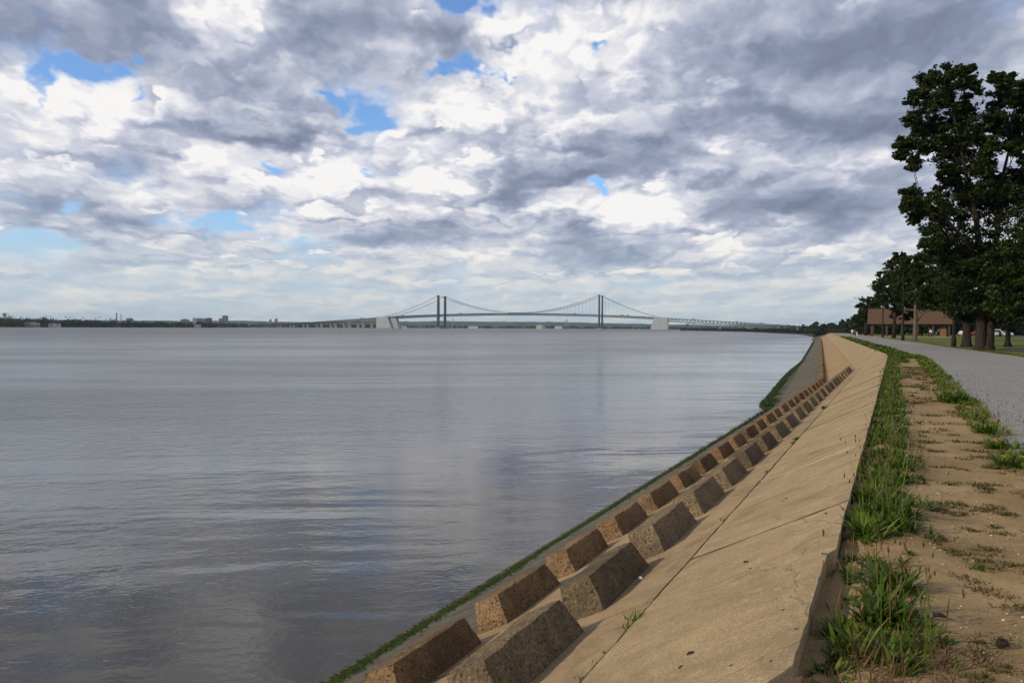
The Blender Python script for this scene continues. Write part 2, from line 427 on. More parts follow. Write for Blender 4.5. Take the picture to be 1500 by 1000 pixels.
def water_mat():
    m, N, p = new_mat('river_water')
    co = N.n('ShaderNodeNewGeometry').outputs['Position']
    rot = N.n('ShaderNodeVectorRotate', {'rotation_type': 'Z_AXIS'}, Vector=co, Angle=R(-9)).outputs[0]
    st = N.vm('MULTIPLY', rot, (.72, 1.0, 1.0))
    patch = N.noise(N.vm('MULTIPLY', rot, (.35, 1.0, 1.0)), .035, 4, .55, .6)
    y_ = N.sep(co)
    out_ = N.m('SUBTRACT', N.m('MULTIPLY', y_[1], .42), N.m('MULTIPLY', y_[0], .91))      # metres from the wall
    chop = N.mr(out_, 10, 55, .30, 1.0)
    amp = N.m('MULTIPLY', N.mr(patch, .36, .64, .35, 1.6), chop)
    w1 = N.noise(st, 2.4, 3, .55, .3)          # ripples
    w2 = N.noise(st, 8.0, 3, .55, .2)          # fine wind ruffle
    w3 = N.noise(N.vm('MULTIPLY', rot, (.38, 1.0, 1.0)), .24, 3, .45, .5)   # low swell
    w4 = N.noise(N.vm('MULTIPLY', rot, (.85, 1.0, 1.0)), 2.0, 4, .55, .3)     # wind waves a metre or two long, away from the wall
    h = N.m('ADD', N.m('MULTIPLY', N.m('ADD', N.m('MULTIPLY', w1, .040), N.m('MULTIPLY', w2, .015)), amp), N.m('ADD', N.m('MULTIPLY', w3, .17), N.m('MULTIPLY', w4, N.m('MULTIPLY', N.mr(patch, .40, .62, .15, 1.0), N.mr(out_, 10, 42, .015, .24)))))
    b = N.n('ShaderNodeBump', None, Height=h, Strength=1.0, Distance=1.0)
    dep = N.noise(co, .02, 4, .5)
    N.set(p, 'Base Color', N.mix(dep, (.050, .050, .042), (.075, .071, .057)))
    # open water further out carries more unresolved chop
    rgh = N.m('ADD', N.mr(out_, 8, 60, .045, .22), N.mr(out_, 60, 500, 0, .12))
    N.set(p, 'Specular Tint', (1.0, .95, .86, 1)); N.set(p, 'Roughness', rgh); N.set(p, 'IOR', 1.333); N.set(p, 'Normal', b.outputs[0])
    return m
M['water'] = water_mat()
def algae_film():
    m, N, p = new_mat('algae_film')
    co = N.n('ShaderNodeNewGeometry').outputs['Position']
    n = N.noise(co, 9, 5, .7, .4)
    c = N.ramp(n, [(.3, (.008, .018, .002)), (.5, (.020, .046, .004)), (.7, (.045, .078, .009))])
    b = N.n('ShaderNodeBump', None, Height=n, Strength=1.0, Distance=.03)
    N.set(p, 'Base Color', c); N.set(p, 'Roughness', .9); N.set(p, 'Specular IOR Level', .08); N.set(p, 'Normal', b.outputs[0])
    return m
M['algae_film'] = algae_film()
def leaf_mat(name, dark, mid, light, trans=.25, rough=.55):
    m, N, p = new_mat(name)
    a = N.n('ShaderNodeAttribute', {'attribute_name': 'tint'}).outputs['Fac']
    c = N.ramp(a, [(0, dark), (.55, mid), (1, light)])
    N.set(p, 'Base Color', c); N.set(p, 'Roughness', rough); N.set(p, 'Specular IOR Level', .25)
    if trans:
        tr = N.n('ShaderNodeBsdfTranslucent', None, Color=c)
        mx = N.n('ShaderNodeMixShader', None, i0=trans)
        N.t.links.new(p.outputs[0], mx.inputs[1]); N.t.links.new(tr.outputs[0], mx.inputs[2])
        out = [x for x in N.t.nodes if x.type == 'OUTPUT_MATERIAL'][0]
        N.t.links.new(mx.outputs[0], out.inputs[0])
    return m
M['leaf'] = leaf_mat('oak_leaves', (.010, .020, .004), (.024, .044, .008), (.060, .090, .016), .25)  # oak and maple greens set darker, cloud shade put into the leaf colour
M['leaf_mid'] = leaf_mat('maple_leaves', (.010, .020, .005), (.024, .046, .008), (.070, .105, .018), .25)
M['leaf_far'] = leaf_mat('far_leaves', (.010, .020, .008), (.018, .032, .012), (.030, .045, .016), .1)
M['weed'] = leaf_mat('weed_leaves', (.028, .062, .007), (.075, .135, .014), (.19, .25, .03), .3, .45)
M['straw'] = leaf_mat('dry_stalks', (.09, .055, .03), (.17, .11, .055), (.30, .23, .12), .1, .7)
M['lowweed'] = leaf_mat('low_ground_weeds', (.05, .055, .015), (.10, .095, .028), (.17, .14, .05), .15, .7)
M['algae'] = leaf_mat('green_algae', (.010, .024, .002), (.024, .052, .005), (.05, .085, .010), 0, .9)
def bark_mat(name, a, b):
    m, N, p = new_mat(name)
    co = N.n('ShaderNodeTexCoord').outputs['Object']
    st = N.vm('MULTIPLY', co, (1, 1, .22))
    n = N.noise(st, 7, 6, .7, .6)
    c = N.mix(N.mr(n, .35, .65), a, b)
    bm = N.n('ShaderNodeBump', None, Height=n, Strength=1.0, Distance=.06)
    N.set(p, 'Base Color', c); N.set(p, 'Normal', bm.outputs[0]); N.set(p, 'Roughness', .95); N.set(p, 'Specular IOR Level', .1)
    return m
M['bark'] = bark_mat('oak_bark', (.018, .014, .012), (.055, .045, .037))
M['bark_pale'] = bark_mat('pale_bark', (.075, .065, .052), (.16, .14, .115))
# ------------------------------------------------------------------ the shore as a line: s runs along the wall's top edge, a runs towards the water
r1 = ray(1311, 483); AZ1 = math.atan2(r1.x, r1.y)
r2 = ray(1202, 482.5); AZ2 = math.atan2(r2.x, r2.y)
S_BEND = 55.0
def az_at(s):
    def sm(t): t = min(1, max(0, t)); return t * t * (3 - 2 * t)
    a = AZ1 + (AZ2 - AZ1) * sm((s - S_BEND + 2.5) / 5.0)
    a += (R(18.2) - AZ2) * sm((s - 340) / 80)
    a += (R(11.5) - R(18.2)) * sm((s - 740) / 120)
    a += (R(5) - R(11.5)) * sm((s - 1350) / 200)
    a += (R(24) - R(5)) * sm((s - 2350) / 500)
    return a
_S = [-40.0]; _P = [None]
DS = .5
_n = int((3600 + 40) / DS)
_sarr = np.linspace(-40, 3600, _n + 1)
_az = np.array([az_at(s) for s in _sarr])
_dx = np.sin(_az) * (_sarr[1] - _sarr[0]); _dy = np.cos(_az) * (_sarr[1] - _sarr[0])
_px = np.concatenate([[0], np.cumsum((_dx[:-1] + _dx[1:]) / 2)]); _py = np.concatenate([[0], np.cumsum((_dy[:-1] + _dy[1:]) / 2)])
_i0 = int(round(40 / (_sarr[1] - _sarr[0])))
A_CAM = .34                                  # the camera stands this far inland of the edge
_px += -math.cos(AZ1) * A_CAM - np.interp(0, _sarr, _px); _py += math.sin(AZ1) * A_CAM - np.interp(0, _sarr, _py)
def E(s, a, z=0.0):
    x = np.interp(s, _sarr, _px); y = np.interp(s, _sarr, _py); t = np.interp(s, _sarr, _az)
    return Vector((x - math.cos(t) * a, y + math.sin(t) * a, z))
def axes(s):
    t = float(np.interp(s, _sarr, _az))
    return Vector((math.sin(t), math.cos(t), 0)), Vector((-math.cos(t), math.sin(t), 0))
EDGE_Z = .15; GRADE = .5
def zs(a): return EDGE_Z - GRADE * a
def drop(s): t = min(1, max(0, (s - 400) / 160)); return -2.2 * t * t * (3 - 2 * t)
def fbm(p, o=4): return mnoise.fractal(p, 1.0, 2.0, o)

def strip(name, slist, alist, zf, mat, smooth=True):
    vs = []; fs = []
    for s in slist:
        for a in alist: vs.append(E(s, a, zf(s, a)))
    n = len(alist)
    for i in range(len(slist) - 1):
        for j in range(n - 1):
            fs.append((i * n + j, i * n + j + 1, (i + 1) * n + j + 1, (i + 1) * n + j))
    # alist runs from the water side inland or the other way: keep normals up
    o = mesh_obj(name, vs, fs, mat, smooth=smooth)
    if o.data.polygons[0].normal.z < 0: o.data.flip_normals()
    return o
def span(a, b, n): return [a + (b - a) * i / n for i in range(n + 1)]

S_LONG = span(-30, 0, 4) + span(1, 20, 76)[0:] + span(20.5, 70, 99) + span(72, 200, 50) + span(205, 420, 43) + span(440, 3500, 60)
S_FAR = span(-30, 60, 60) + span(62, 400, 90) + span(410, 3500, 80)
# water, river bed slope and land
_wx = 9000
wv = [(-_wx, -400, WATER_Z), (_wx, -400, WATER_Z), (_wx, 12500, WATER_Z), (-_wx, 12500, WATER_Z)]
tag(mesh_obj('water', wv, [(0, 1, 2, 3)], M['water']), kind='structure')
tag(strip('embankment', S_FAR, [10.5, 3.5, -.01], lambda s, a: max(zs(max(a, 0)) - .40 + drop(s), -4.5), M['soil']), kind='structure')
tag(strip('lawn', [s for s in S_FAR if s <= 420], [-.0, -8, -20, -60, -200, -800, -2600], lambda s, a: (-.17 if a > -1 else -.03) + drop(s), M['lawn']), kind='structure')
tag(strip('far_shore_ground', [s for s in S_FAR if s >= 410], [1.5, -8, -20, -60, -200, -800, -2600], lambda s, a: -.05 + drop(s), flat('shore_ground', (.050, .055, .028), .95, var=.3, scale=.2)), kind='structure')
def dirt_z(s, a):
    p = E(s, a)
    if a > .01: return -.035
    z = .022 * fbm(p * .9, 4) + .012 * fbm(p * 4.0, 3)
    z -= (.03 if s < 6.2 else .015) * math.exp(-((a + .03) / .12) ** 2)            # washed out along the slab
    z += .045 * min(1, max(0, (s - 5.2) / 1.5)) * math.exp(-(a / .7) ** 2)
    z += .03 * math.exp(-((a + .45) / .25) ** 2)
    k = min(1, max(0, (a + 2.35) / .4))
    return max(.006 + z * k + .008 * (1 - k), -.06) 
A_D = [.16, .08, .03] + span(-.005, -.6, 12) + span(-.7, -2.4, 18)
tag(strip('dirt_strip', span(-4, 26, 220) + span(26.5, 70, 88) + span(72, 400, 80), A_D, dirt_z, M['dirt']), kind='structure')
def path_a(s): return 0
def path_z(s, a):
    return .024 + .012 * fbm(E(s, a) * .35, 3)
def path_strip():
    vs = []; fs = []
    sl = span(-6, 30, 120) + span(30.5, 80, 99) + span(82, 420, 85)
    for s in sl:
        p = E(s, -1.9)
        l = -1.83 - .0 * s + .11 * fbm(p * .8, 4) + .05 * fbm(p * 3, 3)
        r = -8.0 + .16 * fbm(E(s, -8) * .5, 4)
        for k in range(13):
            a = l + (r - l) * k / 12
            z = path_z(s, a) - (.022 if k in (0, 12) else 0)
            vs.append(E(s, a, z))
    for i in range(len(sl) - 1):
        for j in range(12):
            fs.append((i * 13 + j, i * 13 + j + 1, (i + 1) * 13 + j + 1, (i + 1) * 13 + j))
    o = mesh_obj('path', vs, fs, M['path'], smooth=True)
    if o.data.polygons[0].normal.z < 0: o.data.flip_normals()
    return tag(o, kind='structure')
path_strip()

# ------------------------------------------------------------------ sloping concrete slabs
ORD = ['nearest', 'second', 'third', 'fourth', 'fifth', 'sixth', 'seventh', 'eighth', 'ninth', 'tenth', 'eleventh', 'twelfth', 'thirteenth', 'fourteenth', 'fifteenth', 'sixteenth',
       'seventeenth', 'eighteenth', 'nineteenth', 'twentieth', 'twenty-first', 'twenty-second', 'twenty-third', 'twenty-fourth', 'twenty-fifth', 'twenty-sixth', 'twenty-seventh', 'twenty-eighth', 'twenty-ninth', 'thirtieth',
       'thirty-first', 'thirty-second', 'thirty-third', 'thirty-fourth', 'thirty-fifth', 'thirty-sixth', 'thirty-seventh', 'thirty-eighth', 'thirty-ninth', 'fortieth']
def sm01(t): t = min(1, max(0, t)); return t * t * (3 - 2 * t)
def toe(s): return .85 * sm01((s - 49.5) / 5.0) * (1 - sm01((s - 74) / 70)) * (1 + .15 * fbm(Vector((s * .5, 2, 0)), 3))   # flatter toe of the wall at the bend
GAP = .016
def slab(s0, s1, a0, a1, mat, jit, edge=None, thick=.32, near=True):
    ns = max(2, int((s1 - s0) / (.06 if s0 < 3.8 and s1 > 3 else .16 if s0 < 25 else .6 if s0 < 70 else 3))); na = 14 if s0 < 60 else 4
    low = a1 > 9
    if low: na = 24
    ss = span(s0 + GAP * 1.7, s1 - GAP * 1.7, ns)
    vs = []; fs = []; n = na + 1
    def wob(s, k): return .009 * fbm(Vector((s * 1.7, k * 9.1, 3.3)), 4) if s < 60 else 0
    for i, s in enumerate(ss):
        e0 = a0 + GAP + (edge(s) if edge else 0) + wob(s, a0); e1 = a1 - GAP + wob(s, a1)
        for j in range(n):
            a = e0 + (e1 - e0) * j / na
            ds = 0
            if i == 0 or i == ns: ds = .010 * fbm(Vector((a * 2.1, s * 3.7, 1.1)), 4)
            p = E(s + ds, a, 0)
            z = zs(a) + jit[0] + jit[1] * (s - (s0 + s1) / 2) + (.006 * fbm(p * 1.6, 4) if s < 60 else 0)
            if low and toe(s) > .02 and a < 6.5 + toe(s): z = max(z, WATER_Z + .13 * min(1, toe(s) * 2))
            if (j in (0, na) or i in (0, ns)): z -= .006 + .004 * fbm(p * 7, 3)
            vs.append(Vector((p.x, p.y, z)))
    for i in range(ns):
        for j in range(na):
            fs.append((i * n + j, (i + 1) * n + j, (i + 1) * n + j + 1, i * n + j + 1))
    # sides
    rim = [i * n for i in range(ns + 1)] + [ns * n + j for j in range(1, n)] + [i * n + na for i in range(ns - 1, -1, -1)] + [j for j in range(na - 1, 0, -1)]
    b = len(vs)
    for k in rim: vs.append(vs[k] - Vector((0, 0, thick)))
    L = len(rim)
    for k in range(L):
        k2 = (k + 1) % L
        fs.append((rim[k], b + k, b + k2, rim[k2]))
    o = mesh_obj('concrete_slab', vs, fs, mat)
    nz = sum(p.normal.z for p in list(o.data.polygons)[:20])
    if nz < 0: o.data.flip_normals()
    return o
def lab_slab(o, lab, grp): return tag(o, lab, 'concrete slab', grp)
def notch(s):
    if s < 3.98: return .05 + .20 * max(0, 1 - abs(s - 3.72) / .22) * (1 if s > 3.5 else 1)
    if s < 6.05: return .050 + .012 * fbm(Vector((s * 4, 0, 0)), 3)
    return 0.0
TOPJ = [.6, 3.75, 7.9, 12.0, 19.1, 25.2, 31, 37, 43.1, 49, 55, 61, 67, 73, 79, 85, 91, 97, 103, 115, 127, 139, 151, 170, 190, 220, 260, 310, 370]
MIDJ = [.6, 6.62, 12.7, 18.7, 24.6, 30.6, 36.8, 42.6, 48.7, 55, 61, 67, 73, 79, 85, 91, 97, 103, 115, 127, 139, 151, 170, 190, 220, 260, 310, 370]
LOWJ = [.6, 5, 11, 17, 23, 29, 35, 41, 48, 55, 63, 73, 85, 97, 115, 139, 170, 220, 300, 370]
for i in range(len(TOPJ) - 1):
    s0, s1 = TOPJ[i], TOPJ[i + 1]
    far = s0 >= S_BEND
    o = slab(s0, s1, 0, 1.43 if not far else 1.85, M['slab'], (rnd.uniform(-.008, .008), rnd.uniform(-.001, .001)), notch if s0 < 7 else None)
    if s0 < 60:
        js = []; jf = []
        for k in range(13):
            a = .01 + (1.41 if not far else 1.83) * k / 12; w = GAP * 2.4 * (1 + .5 * fbm(Vector((a * 5, s1, 0)), 3))
            for q_ in (-w, w):
                P_ = E(s1 + q_, a, 0); js.append((P_.x, P_.y, zs(a) - .006 + .005 * fbm(P_ * 6, 3)))
        for k in range(12): jf.append((2 * k, 2 * k + 1, 2 * k + 3, 2 * k + 2))
        mesh_obj('joint_seam', js, jf, M['soil'], o)
    lab_slab(o, ('tan sloping slab below the path, %s of the top course, ' % ORD[i]) + ('counted from the photographer' if i else 'with a broken corner at its far end'), 'sloping slabs of the top course')
for i in range(len(MIDJ) - 1):
    s0, s1 = MIDJ[i], MIDJ[i + 1]
    far = s0 >= S_BEND
    o = slab(s0, s1, 1.43 if not far else 1.85, 3.93, M['slab_mid'] if not far or s0 > 115 else M['slab_ochre'], (rnd.uniform(-.012, -.002), rnd.uniform(-.001, .001)))
    lab_slab(o, ('%s slab of the middle course under the %s, counted from the photographer' % (ORD[i], 'concrete block rows' if not far else 'lower block row')), 'sloping slabs of the middle course')
for i in range(len(LOWJ) - 1):
    o = slab(LOWJ[i], LOWJ[i + 1], 3.93, 10.2, M['slab_grey'], (rnd.uniform(-.02, -.005), rnd.uniform(-.001, .001)))
    lab_slab(o, ('grey slab reaching into the water below the lower block row, %s from the photographer' % ORD[i]), 'sloping slabs of the waterline course')
# pale filler in one joint of the top course
fb = MB()
for k in range(24):
    a = .12 + .9 * k / 24; a2 = .12 + .9 * (k + 1) / 24
    s = 12.0 + .004 * fbm(Vector((a * 8, 0, 0)), 3); w = .026 + .010 * fbm(Vector((a * 11, 4, 0)), 3)
    P = [E(s - w, a, zs(a) - .05), E(s + w, a, zs(a) - .05), E(s + w, a2, zs(a2) - .05), E(s - w, a2, zs(a2) - .05)]
    fb.hexa(P + [p + Vector((0, 0, .055)) for p in P])
o = fb.build('joint_filler', M['filler'])
tag(o, 'pale strip of mortar filling a joint between two tan slabs', 'mortar strip')

# ------------------------------------------------------------------ rows of trapezoid baffle blocks
def block_mesh(seed, L=1.58):
    """long block: s along x, y towards the water, z off the slope; origin at the near upslope foot"""
    nx, ny, nz = 16, 6, 5
    vs = []; idx = {}; fs = []
    def P(u, v, w):
        # u,v,w in 0..1
        h = .315 * w
        dr = .10 * w
        x = dr + (L - 2 * dr) * u
        y0 = .045 * w; y1 = .415 - .045 * w
        y = y0 + (y1 - y0) * v
        p = Vector((x, y, h - .03 * (1 - w)))
        q = p + Vector((seed * 3.1, seed * 1.7, 0))
        on = [u in (0, 1), v in (0, 1), w == 1]
        k = sum(on)
        d = Vector((fbm(q * 5, 4), fbm(q * 5 + Vector((9, 0, 0)), 4), fbm(q * 5 + Vector((0, 9, 0)), 4))) * .012
        d += Vector((fbm(q * 22, 3), fbm(q * 22 + Vector((9, 0, 0)), 3), fbm(q * 22 + Vector((0, 9, 0)), 3))) * .006
        if k >= 2:
            c = Vector((L / 2, .2, .15)); d += (c - p).normalized() * (.010 + .030 * max(0, fbm(q * 7, 3)))
        return p + d
    def vid(i, j, k):
        if (i, j, k) not in idx:
            idx[(i, j, k)] = len(vs); vs.append(P(i / nx, j / ny, k / nz))
        return idx[(i, j, k)]
    for i in range(nx):
        for j in range(ny): fs.append((vid(i, j, nz), vid(i + 1, j, nz), vid(i + 1, j + 1, nz), vid(i, j + 1, nz)))
    for i in range(nx):
        for k in range(nz):
            fs.append((vid(i, 0, k), vid(i + 1, 0, k), vid(i + 1, 0, k + 1), vid(i, 0, k + 1)))
            fs.append((vid(i + 1, ny, k), vid(i, ny, k), vid(i, ny, k + 1), vid(i + 1, ny, k + 1)))
    for j in range(ny):
        for k in range(nz):
            fs.append((vid(0, j + 1, k), vid(0, j, k), vid(0, j, k + 1), vid(0, j + 1, k + 1)))
            fs.append((vid(nx, j, k), vid(nx, j + 1, k), vid(nx, j + 1, k + 1), vid(nx, j, k + 1)))
    return vs, fs
BLK = {}
for row in ('grey', 'orange'):
    BLK[row] = []
    for k in range(9):
        vs, fs = block_mesh(k * 7 + (3 if row == 'grey' else 50) + .37)
        me = bpy.data.meshes.new('concrete_block'); me.from_pydata([tuple(v) for v in vs], [], fs); me.materials.append(M['block_' + row])
        BLK[row].append(me)
SG = math.sqrt(1 + GRADE * GRADE)
def place_block(row, k, s, a, lab, grp):
    o = bpy.data.objects.new('concrete_block', BLK[row][(k * 5 + k // 9) % 9])
    d, l = axes(s + .8)
    along = d; down = (l - Vector((0, 0, GRADE))).normalized(); up = along.cross(down)
    if up.z < 0: up = -up
    m = Matrix((along, down, up)).transposed().to_4x4()
    m = m @ Matrix.Rotation(rnd.uniform(-.022, .022), 4, 'Z') @ Matrix.Rotation(rnd.uniform(-.012, .012), 4, 'X')
    m.translation = E(s, a, zs(a) - .004)
    o.matrix_world = m
    C.objects.link(o)
    return tag(o, lab, 'concrete block', grp)
for k in range(24):
    s = 4.81 + 2.105 * k
    place_block('grey', k, s, 2.29 - A_CAM, ('grey weathered block, %s of the upper row, %s' % (ORD[k], 'cut by the photo\'s lower edge' if k == 0 else 'counted from the photographer')) if k < 23 else 'grey weathered block at the far end of the upper row', 'weathered blocks of the upper row')
for k in range(23):
    s = 8.18 + 2.125 * (k - 2)
    place_block('orange', k + 2, s, 3.83 - A_CAM, 'orange-brown block, %s of the lower row, counted from the photographer' % ORD[k], 'orange-brown blocks of the lower row')
k = 0; s = 8.18 + 2.125 * 21
while s < 300:
    place_block('orange', k, s, 3.83 - A_CAM, 'orange-brown block in the far stretch of the lower row beyond the bend', 'lower row blocks beyond the bend'); s += 2.125 if s < 120 else 2.0; k += 1
# ------------------------------------------------------------------ plants made of many small leaves
nr = np.random.default_rng(11)
def fast_mesh(name, V, Fq, mat, tint=None, parent=None, loc=None, mat2=None, midx=None):
    """V (n,3), Fq (m,k) arrays"""
    me = bpy.data.meshes.new(name)
    k = Fq.shape[1]
    me.vertices.add(len(V)); me.vertices.foreach_set('co', np.ascontiguousarray(V, np.float32).ravel())
    me.loops.add(Fq.size); me.loops.foreach_set('vertex_index', np.ascontiguousarray(Fq, np.int32).ravel())
    me.polygons.add(len(Fq)); me.polygons.foreach_set('loop_start', np.arange(0, Fq.size, k, dtype=np.int32))
    me.polygons.foreach_set('loop_total', np.full(len(Fq), k, np.int32))
    me.materials.append(mat)
    if mat2: me.materials.append(mat2)
    if midx is not None: me.polygons.foreach_set('material_index', np.ascontiguousarray(midx, np.int32))
    if tint is not None:
        at_ = me.attributes.new('tint', 'FLOAT', 'POINT'); at_.data.foreach_set('value', np.ascontiguousarray(tint, np.float32))
    me.update(calc_edges=True)
    o = bpy.data.objects.new(name, me)
    if loc is not None: o.location = loc
    return link(o, parent)

class Blades:
    """strips of 3 quads: leaves, blades and stalks"""
    def __init__(s): s.V = []; s.T = []; s.M = []
    def add(s, base, az, length, width, lean, curl, tint, mat=0, shape=(.55, 1.0, .75, .05)):
        """arrays (n,...) : base (n,3); lean = initial tilt from vertical, curl = extra tilt at the tip"""
        n = len(base)
        seg = 3
        dirh = np.stack([np.cos(az), np.sin(az), np.zeros(n)], 1); side = np.stack([-np.sin(az), np.cos(az), np.zeros(n)], 1)
        p = base.copy(); rows = []
        for k in range(seg + 1):
            w = (width * shape[k] * .5)[:, None]
            rows.append(np.stack([p - side * w, p + side * w], 1))
            t = lean + curl * (k / seg)
            p = p + (dirh * np.sin(t)[:, None] + np.array([0, 0, 1.0]) * np.cos(t)[:, None]) * (length / seg)[:, None]
        R_ = np.stack(rows, 1)                  # n,4,2,3
        s.V.append(R_.reshape(n, 8, 3)); s.T.append(np.repeat(np.asarray(tint)[:, None], 8, 1)); s.M.append(np.full(n, mat))
        return p
    def build(s, name, mat, mat2=None, parent=None, loc=None):
        V = np.concatenate(s.V); T = np.concatenate(s.T); Mi = np.concatenate(s.M)
        n = len(V); b = (np.arange(n) * 8)[:, None, None]
        q = np.array([[0, 1, 3, 2], [2, 3, 5, 4], [4, 5, 7, 6]])[None]
        Fq = (b + q).reshape(-1, 4)
        return fast_mesh(name, V.reshape(-1, 3), Fq, mat, T.ravel(), parent, loc, mat2, np.repeat(Mi, 3))

def u(a, b, n): return nr.uniform(a, b, n)
def rosette(B, c, rad, n, L, W, lean=(.25, 1.15), stalks=0, SH=.45, tint=(.2, .9)):
    """broad-leaved weed: leaves fan out from several crowns within rad of c"""
    k = max(1, n // 9)
    cr = np.stack([nr.normal(0, rad * .5, k), nr.normal(0, rad * .5, k), np.zeros(k)], 1) + np.array(c)
    i = nr.integers(0, k, n)
    ln = u(lean[0], lean[1], n)
    B.add(cr[i] + nr.normal(0, .012, (n, 3)) * [1, 1, 0], u(0, 6.283, n), u(.6, 1.1, n) * L, u(.7, 1.2, n) * W, ln, u(.2, .8, n), u(tint[0], tint[1], n))
    if stalks:
        i = nr.integers(0, k, stalks)
        az = u(0, 6.283, stalks); L2 = u(.6, 1.15, stalks) * SH; le = u(.03, .42, stalks); cu = u(-.1, .3, stalks)
        tip = B.add(cr[i] + nr.normal(0, rad * .3, (stalks, 3)) * [1, 1, 0], az, L2, np.full(stalks, .0046), le, cu, u(.3, .9, stalks), 0 if stalks % 2 else 1, (1, 1, .9, .8))
        # seed heads: two crossed short blades
        for d in (0, 1.57):
            B.add(tip - np.array([0, 0, .004]), az + d, u(.022, .05, stalks), np.full(stalks, .011), le, cu, u(0, .7, stalks), 1, (.5, 1, .9, .3))
def surf(s, a):
    """height of the verge at (s,a)"""
    if a > 0: return zs(a)
    return dirt_z(s, a)
def sa_of(px, py, z=.02):
    p = ground(px, py, z); best = None
    # invert (s,a) by projecting on the edge line
    i = int(np.argmin((_px - p.x) ** 2 + (_py - p.y) ** 2)); s = float(_sarr[i])
    d, l = axes(s); q = p - E(s, 0)
    s += q.dot(d); q = p - E(s, 0)
    return s, q.dot(axes(s)[1])

# single weed clumps that stand out
CLUMPS = [  # px, py (base), radius m, leaves, leaf length, width, stalks, label
    (1228, 915, .085, 170, .17, .012, 6, 'bright green feathery weed clump hanging over the slab edge, nearest the camera'),
    (1288, 905, .15, 150, .24, .030, 14, 'dark broad-leaved weed clump beside the white feather'),
    (1300, 868, .14, 130, .24, .032, 12, 'dark broad-leaved weed clump just behind the white feather'),
    (1275, 962, .15, 90, .17, .022, 34, 'thin weed clump full of dry reddish stalks at the lower edge of the photo'),
    (1322, 985, .11, 60, .13, .018, 26, 'small weed clump with grey stalks on the dirt at the lower edge of the photo'),
    (1268, 792, .14, 150, .25, .030, 9, 'light green plantain clump with long leaves leaning over the slab edge'),
    (1300, 762, .16, 170, .27, .032, 30, 'large dark plantain clump with tall brown seed heads'),
    (1275, 735, .15, 120, .24, .026, 34, 'plantain clump with leaning seed stalks over the transverse slab joint'),
    (1487, 682, .17, 120, .30, .034, 10, 'broad-leaved weed clump at the path edge, nearest of those along the paving'),
    (1462, 655, .16, 110, .24, .028, 16, 'low weed clump at the path edge behind the nearest one'),
    (1447, 634, .16, 110, .24, .028, 18, 'spiky weed clump at the path edge with thin dark stalks'),
    (1398, 588, .30, 150, .38, .05, 16, 'dark weed clump sticking out onto the grey path'),
    (1362, 571, .35, 120, .16, .03, 0, 'small round weed clump alone in the middle of the dirt strip'),
    (1430, 828, .075, 150, .055, .010, 0, 'low flat green weed patch in the middle of the dirt'),
    (1357, 796, .06, 80, .05, .009, 0, 'small flat weed patch on the dirt beside the big plantains'),
]
for (px, py, rad, n, L, W, st, lab) in CLUMPS:
    s, a = sa_of(px, py)
    B = Blades(); c = E(s, a, surf(s, min(a, -.02)) - .01); st = int(st * .35)
    low = L < .07
    rosette(B, (0, 0, 0), rad, n, L, W, (.7, 1.4) if low else (.4, 1.4), st, .42, (.1, .75) if 'dark' in lab else (.35, 1.0))
    tag(B.build('weed_clump', M['lowweed'] if low and 'green' not in lab else M['weed'], M['straw'], loc=c), lab, 'weed clump', 'weeds along the dirt strip')

# the rest of the verge: too many blades to count
B = Blades()
def verge(s0, s1, alo, ahi, n, L, W, stalk_frac=.12, dens=None, tint=(.1, .9), rose=.72):
    for _ in range(n):
        s = rnd.uniform(s0, s1)
        a = rnd.uniform(alo, ahi)
        p = E(s, a)
        d = mnoise.noise(p * 1.3) * .6 + mnoise.noise(p * 4.1) * .4
        if d < (dens if dens is not None else -.1): continue
        z = surf(s, a) - .01
        k = rnd.randint(5, 9)
        dry = max(0, mnoise.noise(p * .7 + Vector((3, 9, 0)))) if s < 50 else 0
        sc = rnd.uniform(.6, 1.15)
        if rnd.random() < rose:
            rosette(B, (p.x, p.y, z), .05 * sc, k, L * sc, W * sc * 1.6, (.45, 1.45), 1 if rnd.random() < stalk_frac * (.45 + 2.0 * max(0, mnoise.noise(p * .55 + Vector((7, 3, 0))))) else 0, .36, tint)
        else:
            c = np.array([p.x, p.y, z])
            B.add(c + nr.normal(0, .035, (k, 3)) * [1, 1, 0], u(0, 6.283, k), u(.4, 1.0, k) * L * sc * .95, u(.6, 1.1, k) * W * .7, u(.3, 1.15, k), u(.3, 1.2, k), u(tint[0], tint[1], k), 1 if rnd.random() < .04 + .35 * dry else 0)
            if rnd.random() < stalk_frac * .8:
                m = 1
                B.add(c + nr.normal(0, .04, (m, 3)) * [1, 1, 0], u(0, 6.283, m), u(.18, .40, m), np.full(m, .0048), u(.05, .6, m), u(0, .7, m), u(.2, .9, m), 1, (1, 1, 1.6, .6))
verge(4.0, 6.0, -.60, -.03, 330, .10, .018, .3, .0)
verge(5.8, 7.2, -.45, -.03, 130, .10, .016, .3, .05)
verge(6.9, 13, -.48, -.02, 1050, .165, .027, .32, -.06)
verge(7, 13, -.66, -.40, 160, .12, .014, .6, .0)
verge(13, 24, -.50, -.0, 680, .18, .030, .35, -.12)
verge(13, 24, -.80, -.45, 90, .14, .022, .3, .1)
verge(24, 45, -.50, 0, 520, .20, .045, .3, -.15)
verge(45, 75, -1.0, 0, 520, .22, .08, .1, -.3)
verge(52, 75, -1.9, 0, 420, .22, .08, .1, -.2)
verge(75, 200, -2.1, 0, 900, .25, .2, .05, -.6)
for _ in range(150):
    s = rnd.uniform(3.9, 4.75); a = rnd.uniform(-.62, -.06); p = E(s, a); k = 3
    B.add(np.array([[p.x, p.y, surf(s, a)]] * k), u(0, 6.283, k), u(.05, .16, k), u(.004, .009, k), u(.1, 1.4, k), u(0, .8, k), u(0, .6, k), 1)
